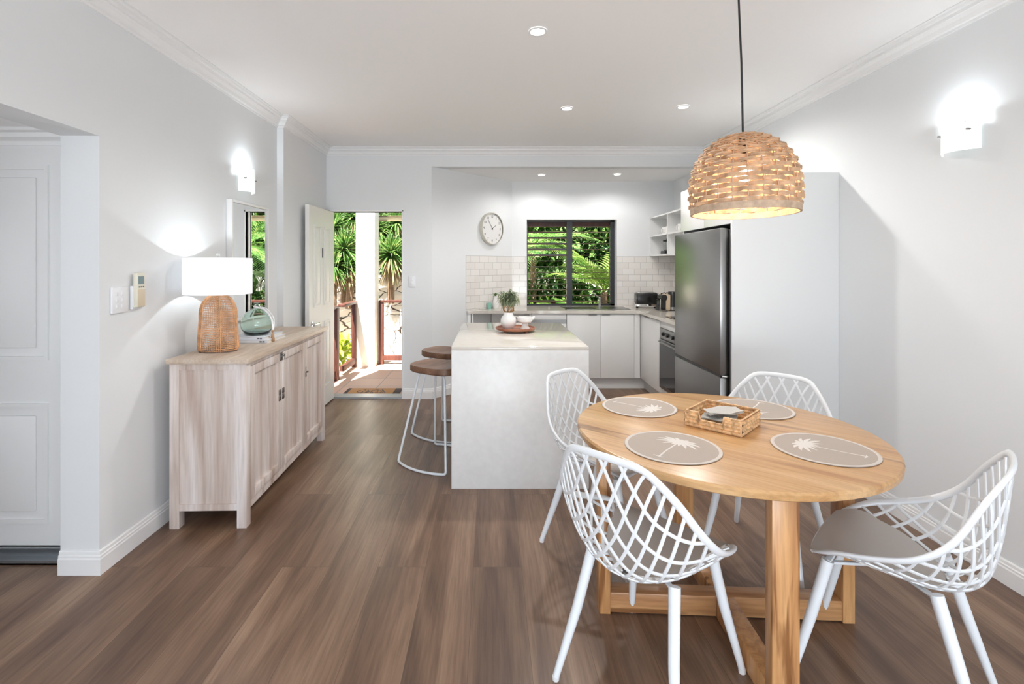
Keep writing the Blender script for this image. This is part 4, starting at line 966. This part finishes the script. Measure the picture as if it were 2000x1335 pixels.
# ---- books, vase, bead garland
def book(label, z, h, dx, rz, w_, d_):
    t = thing('book', label, 'book', (-1.565 + dx, 3.375, z), rz, group='books stacked on the sideboard')
    MB().box(-w_ / 2, w_ / 2, -d_ / 2, d_ / 2, 0, .003, .001).box(-w_ / 2, w_ / 2, -d_ / 2, d_ / 2, h - .003, h, .001).box(-w_ / 2, w_ / 2, -d_ / 2, -d_ / 2 + .003, 0, h, .001).build('cover', M['book'], t)
    MB().box(-w_ / 2 + .004, w_ / 2 - .004, -d_ / 2 + .003, d_ / 2 - .005, .003, h - .003).build('pages', M['page'], t)
    m = MB()
    for k, (a, b_) in enumerate(((.30, .36), (.375, .43), (-.25, -.22))): m.box(w_ * a, w_ * b_, -d_ / 2 - .0006, -d_ / 2 + .001, h * .3, h * .7)
    m.build('spine_print', M['ink'], t)
book('pale blue book at the bottom of the stack on the sideboard', SH, .021, 0, R(1), .255, .30)
book('pale blue book on top of the stack directly under the glass vase', SH + .0212, .018, -.008, R(-2), .24, .27)
vz = SH + .0395
vs_ = thing('glass_vase', 'squat green recycled glass bottle vase standing on two books', 'vase', (-1.562, 3.36, vz))
m = MB(); m.lathe([(0, .004), (.055, .0), (.075, .008), (.098, .040), (.105, .070), (.098, .105), (.078, .140), (.048, .165), (.022, .176), (.016, .186), (.016, .200), (.026, .212), (.022, .212), (.013, .200), (.013, .186), (.018, .173), (.045, .161), (.075, .137), (.094, .104), (.101, .070), (.094, .043), (.072, .013), (0, .013)], seg=48, cap0=False, cap1=False)
m.build('bottle', M['glass'], vs_, smooth=80)
gl = thing('bead_garland', 'white wooden bead garland with tan tassel draped over the glass vase', 'garland', (-1.562, 3.36, vz))
m = MB(); path = [(-.015, -.012, .188), (.01, -.020, .182), (.05, -.022, .172), (.085, -.024, .142), (.108, -.028, .105), (.119, -.034, .070), (.124, -.045, .040)]
pp = catmull(path, 4)
for p in pp: m.sphere(p, .0075, 1)
for p in catmull([(-.015, .014, .188), (.015, .02, .180), (.052, .012, .170), (.086, .004, .140), (.109, 0, .104), (.120, -.02, .068), (.124, -.043, .040)], 4): m.sphere(p, .0075, 1)
m.build('beads', M['bead'], gl)
m = MB(); m.sphere((.125, -.048, .030), .010, 1)
for k in range(26):
    a = k * 2.4; m.tube([(.125, -.048, .028), (.125 + .008 * cos(a), -.05 + .008 * sin(a), .0), (.126 + .013 * cos(a), -.052 + .013 * sin(a), -.037)], .0018, 4)
m.build('tassel', M['cloth'], gl)

# ---- mirror
mi = thing('wall_mirror', 'rectangular mirror in deep white frame hanging above the sideboard', 'mirror', (XL, 3.695, 1.03))
y0, y1, z1 = -.280, .285, .84
MB().box(.001, .042, y0, y0 + .018, 0, z1, .002).box(.001, .042, y1 - .018, y1, 0, z1, .002).box(.001, .042, y0 + .018, y1 - .018, 0, .018, .002).box(.001, .042, y0 + .018, y1 - .018, z1 - .018, z1, .002).build('frame', M['trim'], mi)
MB().box(.002, .030, y0 + .018, y1 - .018, .018, z1 - .018).build('mirror_glass', M['mirror'], mi)
# ---- switch and remote
sw = thing('switch_plate', 'white four gang light switch plate on the left wall', 'light switch', (XL, 2.424, 1.25))
MB().box(.001, .012, -.052, .052, -.062, .062, .003).build('plate', M['sw'], sw)
for (y, z) in ((-.024, .03), (.012, .03), (-.024, 0), (.012, 0), (-.024, -.03), (.012, -.03)): MB().box(.011, .016, y - .007, y + .007, z - .009, z + .009, .002).build('rocker', M['sw'], sw)
rc = thing('remote_control', 'ivory air conditioner remote in its holder beside the switch plate', 'remote control', (XL, 2.535, 1.285))
MB().box(.001, .018, -.034, .034, -.088, .03, .003).build('holder', M['sw'], rc)
MB().box(.014, .036, -.030, .030, -.078, .095, .005).build('body', M['remote'], rc)
MB().box(.035, .0375, -.022, .020, .038, .078, .001).build('screen', M['lcd'], rc)
MB().box(.035, .038, -.026, .026, -.074, .012, .001).build('flap', M['remote2'], rc)
for y in (-.015, 0, .015): MB().box(.035, .038, y - .004, y + .004, .021, .027, .0005).build('button', M['dark_chrome'], rc)
s2 = thing('switch_plate', 'white double light switch on wall between the entry door and kitchen', 'light switch', (-.832, YD, 1.245))
MB().box(-.038, .038, -.010, -.001, -.060, .060, .003).build('plate', M['sw'], s2)
for z in (-.022, .022): MB().box(-.010, .010, -.013, -.009, z - .014, z + .014, .002).build('rocker', M['sw'], s2)

# ---- clock on the angled wall
ax, ay = aw(.697, .0005)
ck = thing('wall_clock', 'round white wall clock with black hands on the angled wall', 'clock', (ax, ay, 1.852), math.atan2(.7345, .6786))
RC = .192
m = MB(); m.lathe([(RC - .012, -.045), (RC - .004, -.047), (RC, -.040), (RC, 0), (RC - .012, 0)], seg=64, cap0=False, cap1=False); bmesh.ops.transform(m.b, matrix=Matrix.Rotation(R(-90), 4, 'X'), verts=m.b.verts)
for v in m.b.verts: v.co.y = -abs(v.co.y)
m.build('rim', M['clockrim'], ck)
m = MB(); m.lathe([(0, -.028), (RC - .010, -.028), (RC - .010, -.004), (0, -.004)], seg=64, cap0=False, cap1=False); bmesh.ops.transform(m.b, matrix=Matrix.Rotation(R(-90), 4, 'X'), verts=m.b.verts)
for v in m.b.verts: v.co.y = -abs(v.co.y)
m.build('face', M['face'], ck)
for h in range(1, 13):
    cu = bpy.data.curves.new('numeral', 'FONT'); cu.body = str(h); cu.size = .040; cu.align_x = 'CENTER'; cu.align_y = 'CENTER'; cu.extrude = .0005
    tmp = bpy.data.objects.new('tmp', cu); me = bpy.data.meshes.new_from_object(tmp); bpy.data.objects.remove(tmp); bpy.data.curves.remove(cu); me.materials.clear(); me.materials.append(M['ink'])
    a = R(90 - 30 * h); o = bpy.data.objects.new('numeral', me); COL.objects.link(o); o.parent = ck; o.location = (.142 * cos(a), -.0292, .142 * sin(a)); o.rotation_euler = (R(90), 0, 0)
for (dg, l, w_, y) in ((57, .078, .0030, -.031), (324, .120, .0022, -.033)):
    a = R(90 - dg); MB().tube([(-cos(a) * .018, y, -sin(a) * .018), (cos(a) * l, y, sin(a) * l)], [w_, w_ * .7], 6).build('hand', M['black'], ck)
m = MB(); m.sphere((0, -.033, 0), .007, 2); m.build('hub', M['black'], ck)

# ============================================================ KITCHEN RUN
FY, FX = 5.72, 1.705    # front planes
ct = thing('kitchen_benchtop', 'L-shaped polished stone benchtop along the tiled kitchen walls', 'benchtop', (1.0, 6.0, .862))
p0 = aw(.375, .009); p1 = aw(1, .009)
MB().prism([(-.262, 5.695), (1.68, 5.695), (1.68, 4.225), (XR - .009, 4.225), (XR - .009, YK - .009), (.275, YK - .009)], .868, .90).build('slab', M['stone'], ct, True)
def cab(label, x0, x1, doors, nm='base_cabinet', hs=1):
    t = thing(nm, label, 'kitchen cabinet', ((x0 + x1) / 2, FY + .3, 0), group='white base cabinets')
    MB().box(x0 + .001, x1 - .001, FY + .02, YK - .02, .13, .866).build('carcass', M['lam'], t, True)
    n_ = len(doors) - 1
    for k in range(n_):
        a, b_ = doors[k], doors[k + 1]
        d = MB().box(a + .0015, b_ - .0015, FY, FY + .018, .132, .855, .001).build('door', M['lam'], t, True)
        s_ = 1 if k == 0 else -1
        hx = b_ - .09 if k == 0 else a + .06
        MB().box(hx - .045, hx + .045, FY - .012, FY + .001, .848, .853).build('handle', M['dark_chrome'], d, True)
    return t
# niche cabinet at the far left
nc = thing('niche_cabinet', 'white open niche cabinet under benchtop at the angled wall', 'kitchen cabinet', (.1, 6.0, 0))
MB().prism([(-.262, 5.72), (-.225, 5.72), (-.225, 5.76)], .13, .866).box(-.215, -.195, FY, FY + .05, .13, .866).box(.445, .462, FY, YK - .02, .13, .866).box(-.2, .445, FY + .02, FY + .03, .13, .50).prism([(-.21, 5.725), (.445, 5.725), (.445, 6.02), (.03, 6.02)], .50, .52).build('carcass', M['lam'], nc, True)
MB().prism([(.015, 6.0), (.445, 6.0), (.445, 6.02), (.035, 6.02)], .521, .866).build('back_panel', M['lam'], nc, True)
dwv = thing('dishwasher', 'white dishwasher with recessed handle strip under the kitchen window', 'dishwasher', (.66, 6.0, 0))
MB().box(.470, .865, FY + .03, YK - .02, .10, .864).build('body', M['lam'], dwv, True)
MB().box(.466, .866, FY, FY + .03, .132, .748, .002).build('door', M['trim'], dwv, True)
MB().box(.466, .866, FY, FY + .03, .795, .862, .002).build('control_panel', M['trim'], dwv, True)
MB().box(.466, .866, FY + .015, FY + .03, .748, .795).box(.466, .866, FY - .001, FY + .016, .783, .795).build('handle_recess', M['steel'], dwv, True)
cab('white two door cabinet under the kitchen sink', .870, 1.650, (.870, 1.255, 1.640))
kb = thing('kickboard', 'pale kickboard strip running under the base cabinets', 'kickboard', (1.0, 5.78, 0))
MB().box(-.17, 1.77, 5.78, 5.795, 0, .129).box(1.77, 1.785, 5.05, 5.795, 0, .129).box(1.77, 1.785, 4.225, 5.05, 0, .129).build('board', M['kick'], kb, True)
sc_ = thing('base_cabinet', 'narrow white cabinet in the corner between sink and oven', 'kitchen cabinet', (2.0, 5.4, 0), group='white base cabinets')
MB().box(FX + .02, XR - .02, 5.04, YK - .02, .13, .866).box(1.641, 1.704, FY + .001, FY + .018, .132, .866).build('carcass', M['lam'], sc_, True)
d = MB().box(FX, FX + .018, 5.045, 5.715, .132, .855, .001).build('door', M['lam'], sc_, True)
MB().box(FX - .012, FX + .001, 5.38, 5.56, .848, .853).build('handle', M['dark_chrome'], d, True)
ov = thing('oven', 'built-in stainless oven with dark glass door below the cooktop', 'oven', (2.0, 4.74, 0))
MB().box(FX + .02, XR - .05, 4.44, 5.03, .135, .862).build('body', M['lam'], ov, True)
for za, zb in ((.795, .864), (.132, .195)): MB().box(FX, FX + .02, 4.435, 5.035, za, zb, .001).build('filler', M['lam'], ov, True)
MB().box(FX - .008, FX + .019, 4.44, 5.03, .69, .792, .002).build('control_panel', M['steel'], ov, True)
od = MB().box(FX - .014, FX + .019, 4.44, 5.03, .20, .684, .003).build('door', M['steel'], ov, True)
MB().box(FX - .016, FX - .012, 4.46, 5.01, .235, .640).build('glass', M['blackg'], od, True)
MB().tube([(FX - .02, 4.5, .665), (FX - .04, 4.5, .665), (FX - .04, 4.97, .665), (FX - .02, 4.97, .665)], .007, 8).build('handle', M['steel'], od, True)
for y in (4.56, 4.66, 4.80, 4.92): MB().tube([(FX - .008, y, .742), (FX - .028, y, .742)], [.020, .017], 16).build('knob', M['black'], ov, True)
fc = thing('base_cabinet', 'white filler cabinet between the oven and the fridge', 'kitchen cabinet', (2.0, 4.33, 0), group='white base cabinets')
MB().box(FX, XR - .02, 4.225, 4.434, .13, .866).build('carcass', M['lam'], fc, True)
cki = thing('cooktop', 'black glass cooktop set in the benchtop above the oven', 'cooktop', (1.98, 4.73, .90))
MB().box(-.24, .24, -.28, .28, .0, .006, .002).build('glass_plate', M['blackg'], cki)
for x, y in ((-.12, -.14), (.12, -.14), (-.12, .14), (.12, .14)):
    m = MB(); m.lathe([(.075, .0062), (.080, .0064), (.078, .0062)], x, y, 24, cap0=False, cap1=False); m.build('burner_ring', M['steel'], cki)
# sink + tap
sk = thing('kitchen_sink', 'stainless kitchen sink set in the benchtop under the window', 'sink', (1.27, 6.02, .90))
m = MB(); m.box(-.40, -.02, -.20, -.185, 0, .006).box(-.40, -.02, .185, .20, 0, .006).box(-.40, -.385, -.2, .2, 0, .006).box(-.035, .36, -.20, .20, 0, .005)
m.build('rim_and_drainer', M['steel'], sk)
MB().box(-.385, -.035, -.185, .185, -.001, .001).build('bowl', M['dark_chrome'], sk)
tp = thing('kitchen_tap', 'chrome mixer tap with raised lever standing behind the sink', 'tap', (1.352, 6.21, .905))
m = MB(); m.lathe([(.022, 0), (.022, .006), (.016, .01), (.016, .10), (.018, .104), (.012, .115)], seg=20); m.build('body', M['chrome'], tp)
MB().tube(round_path([(0, 0, .07), (-.02, -.07, .10), (-.04, -.17, .095), (-.042, -.175, .075)], .03), .010, 10).build('spout', M['chrome'], tp)
MB().tube([(0, 0, .108), (-.05, -.01, .145), (-.105, -.02, .185)], [.007, .006, .005], 8).build('lever', M['chrome'], tp)
# bottle with leaves at far left
vb = thing('white_vase', 'small white vase holding dark leaves on the benchtop by the tiles', 'vase', (.06, 5.98, .90))
m = MB(); m.lathe([(0, 0), (.030, 0), (.040, .03), (.036, .08), (.018, .12), (.016, .15), (.013, .15), (.0, .12)], seg=24, cap0=False, cap1=False); m.build('body', M['ceramic'], vb)
m = MB(); blades(m, (0, 0, .15), 12, .08, .012, 10, 80, .5, 3); m.build('leaves', M['palm'], vb)
gb = thing('green_sponge_holder', 'small mint green cup beside the white vase on benchtop', 'cup', (-.015, 5.93, .90))
m = MB(); m.lathe([(0, 0), (.024, 0), (.030, .07), (.027, .07), (.022, .006), (0, .006)], seg=20, cap0=False, cap1=False); m.build('cup_body', mat('mint_ceramic', (.25, .50, .42), .3), gb)
# appliances in the corner
to = thing('toaster', 'wide black toaster with chrome base band on kitchen benchtop', 'toaster', (1.875, 6.05, .90), R(-4))
MB().box(-.125, .125, -.08, .08, .050, .185, .018).build('body', M['black'], to)
MB().box(-.127, .127, -.082, .082, .022, .052, .004).build('chrome_band', M['chrome'], to)
MB().box(-.11, .11, -.06, .06, .183, .192, .003).build('top_plate', M['chrome'], to)
MB().box(-.09, .09, -.035, -.010, .191, .1935).box(-.09, .09, .010, .035, .191, .1935).build('slots', M['black'], to)
for x in (-.105, .105): MB().tube([(x, 0, .022), (x, 0, 0)], .014, 10).build('foot', M['black'], to)
m = MB(); m.lathe([(.012, 0), (.010, .012)], seg=14); bmesh.ops.transform(m.b, matrix=Matrix.Translation((0, -.081, .038)) @ Matrix.Rotation(R(90), 4, 'X'), verts=m.b.verts); m.build('dial', M['sw'], to)
cm = thing('pod_coffee_machine', 'beige and black pod coffee machine between toaster and kettle', 'coffee machine', (1.972, 5.72, .90), R(8))
MB().box(.006, .062, -.05, .13, .002, .185, .012).build('body', M['tin'], cm)
MB().box(-.060, .006, -.045, .08, .0, .125, .006).build('front_column', M['black'], cm)
m = MB(); m.lathe([(.036, -.04), (.036, .06)], seg=20); bmesh.ops.transform(m.b, matrix=Matrix.Translation((-.02, 0, .150)) @ Matrix.Rotation(R(90), 4, 'X'), verts=m.b.verts); m.build('head', M['black'], cm)
MB().box(-.07, -.005, -.11, -.04, .0, .018, .003).build('drip_tray', M['dark_chrome'], cm)
MB().tube([(-.068, -.055, .02), (-.064, -.055, .135)], .005, 8).build('chrome_edge', M['chrome'], cm)
MB().tube([(-.02, .02, .19), (.03, .04, .2), (.055, .05, .19)], .006, 8).build('lever', M['black'], cm)
ke = thing('kettle', 'black electric kettle with steel base beside the fridge', 'kettle', (2.085, 5.74, .90))
m = MB(); m.lathe([(.072, .042), (.070, .08), (.060, .15), (.052, .205), (.048, .215), (.0, .218)], seg=32, cap1=False); m.build('jug', M['black'], ke)
m = MB(); m.lathe([(.078, .008), (.078, .016), (.074, .018), (.074, .042)], seg=32); m.build('steel_band', M['steel'], ke)
m = MB(); m.lathe([(.080, 0), (.080, .009)], seg=32); m.build('power_base', M['black'], ke)
MB().tube(round_path([(.045, -.02, .205), (.105, -.045, .19), (.115, -.05, .09), (.07, -.03, .07)], .03), .009, 8).build('handle', M['black'], ke)
MB().tube([(-.045, .01, .185), (-.07, .015, .205)], [.018, .010], 8).build('spout', M['chrome'], ke)
# open shelf unit
sh = thing('open_shelf_unit', 'white wall-mounted open cube shelf beside the kitchen window', 'shelf', (2.15, 5.68, 1.53))
SZ0, SZ1, T_ = 1.527, 2.012, .016
m = MB(); m.box(2.0, 2.29, 5.06, 6.296, SZ0, SZ0 + T_).box(2.0, 2.29, 5.06, 6.296, SZ1 - T_, SZ1)
for y in (5.06, 5.67, 6.28): m.box(2.0, 2.29, y, y + T_, SZ0, SZ1)
m.box(2.0, 2.29, 5.06, 6.296, 1.765, 1.765 + T_).build('shelf_frame', M['lam'], sh, True)
MB().box(2.284, 2.292, 5.06, 6.296, SZ0, SZ1).build('back_panel', M['lam'], sh, True)
def mug(x, y, z, label, rz=0):
    t = thing('mug', label, 'mug', (x, y, z), rz, group='white mugs on the open shelf')
    m = MB(); m.lathe([(0, 0), (.034, 0), (.038, .01), (.038, .09), (.035, .09), (.034, .012), (0, .010)], seg=24, cap0=False, cap1=False); m.build('cup', M['ceramic'], t)
    MB().tube([(.037, 0, .072), (.060, 0, .068), (.060, 0, .030), (.037, 0, .022)], .005, 7).build('handle', M['ceramic'], t); return t
z_ = 1.765 + T_
mg = mug(2.10, 6.02, z_, 'white mug on the upper shelf nearest the kitchen corner', R(200))
dup(mg, (2.10, 5.90, z_), R(160), 'white mug in the middle of the left upper shelf bay')
dup(mg, (2.16, 5.79, z_), R(180), 'white mug beside the shelf divider in the left upper bay')
dup(mg, (2.10, 5.52, z_), R(190), 'white mug in the right upper shelf bay near the divider')
dup(mg, (2.10, 5.38, z_), R(170), 'white mug in the right upper shelf bay next to the fridge cabinet')
cf = thing('filter_coffee_maker', 'small black coffee press with glass jug on the lower shelf', 'coffee maker', (2.10, 5.96, SZ0 + T_))
MB().box(-.055, .055, -.085, .075, 0, .045, .006).build('base', M['black'], cf)
m = MB(); m.lathe([(.038, .047), (.045, .06), (.040, .15), (.036, .15), (.041, .06), (.034, .05)], seg=24, cap0=False, cap1=False); m.build('glass_jug', M['clear'], cf)
m = MB(); m.lathe([(.048, .152), (.050, .158), (.050, .172), (.012, .176), (.012, .186)], seg=24); m.build('lid', M['black'], cf)
MB().tube(round_path([(0, -.04, .155), (0, -.085, .15), (0, -.070, .06)], .02), .009, 8).build('handle', M['black'], cf)
jr = thing('storage_jar', 'small pale blue jar next to the black coffee press', 'jar', (2.10, 5.80, SZ0 + T_))
m = MB(); m.lathe([(0, 0), (.030, 0), (.036, .02), (.034, .06), (.024, .08), (.010, .09), (0, .09)], seg=24, cap0=False, cap1=False); m.build('jar_body', mat('pale_blue_ceramic', (.48, .56, .68), .35), jr)
# ============================================================ FRIDGE + TALL CABINETRY
gp = thing('tall_gable_panel', 'tall grey-white end panel beside the fridge facing the dining table', 'cabinet panel', (1.95, 3.32, 0))
MB().box(1.594, XR - .001, 3.31, 3.332, 0, 2.03, .001).build('panel', M['panel'], gp, True)
gp2 = thing('tall_gable_panel', 'white end panel between the fridge and the oven run', 'cabinet panel', (1.95, 4.21, 0))
MB().box(1.62, XR - .001, 4.203, 4.221, 0, 2.03).build('panel', M['lam'], gp2, True)
oc = thing('overhead_cabinet', 'white two door overhead cabinet above the fridge', 'kitchen cabinet', (1.95, 3.77, 1.7))
MB().box(1.614, XR - .002, 3.334, 4.202, 1.71, 2.03).build('carcass', M['lam'], oc, True)
for a, b_ in ((3.334, 3.746), (3.749, 4.202)): MB().box(1.594, 1.612, a, b_, 1.695, 2.028, .001).build('door', M['lam'], oc, True)
fr = thing('fridge', 'tall stainless steel fridge freezer built in beside the kitchen bench', 'fridge', (1.9, 3.78, 0))
MB().box(1.60, 2.24, 3.362, 4.185, .03, 1.660, .004).build('cabinet', M['steel_side'], fr, True)
MB().box(1.61, 2.2, 3.40, 4.15, 0, .03).build('plinth', M['black'], fr, True)
MB().box(1.536, 1.594, 3.358, 4.188, .682, 1.668, .010).build('upper_door', M['steel'], fr, True)
MB().box(1.536, 1.594, 3.358, 4.188, .045, .664, .010).build('freezer_door', M['steel'], fr, True)
MB().box(1.545, 1.600, 3.37, 4.18, .660, .686).build('door_gap', M['black'], fr, True)
MB().box(1.55, 1.60, 3.352, 3.40, .666, .680, .002).build('hinge', M['chrome'], fr, True)
# flat objects that are one mesh already carry their look; done
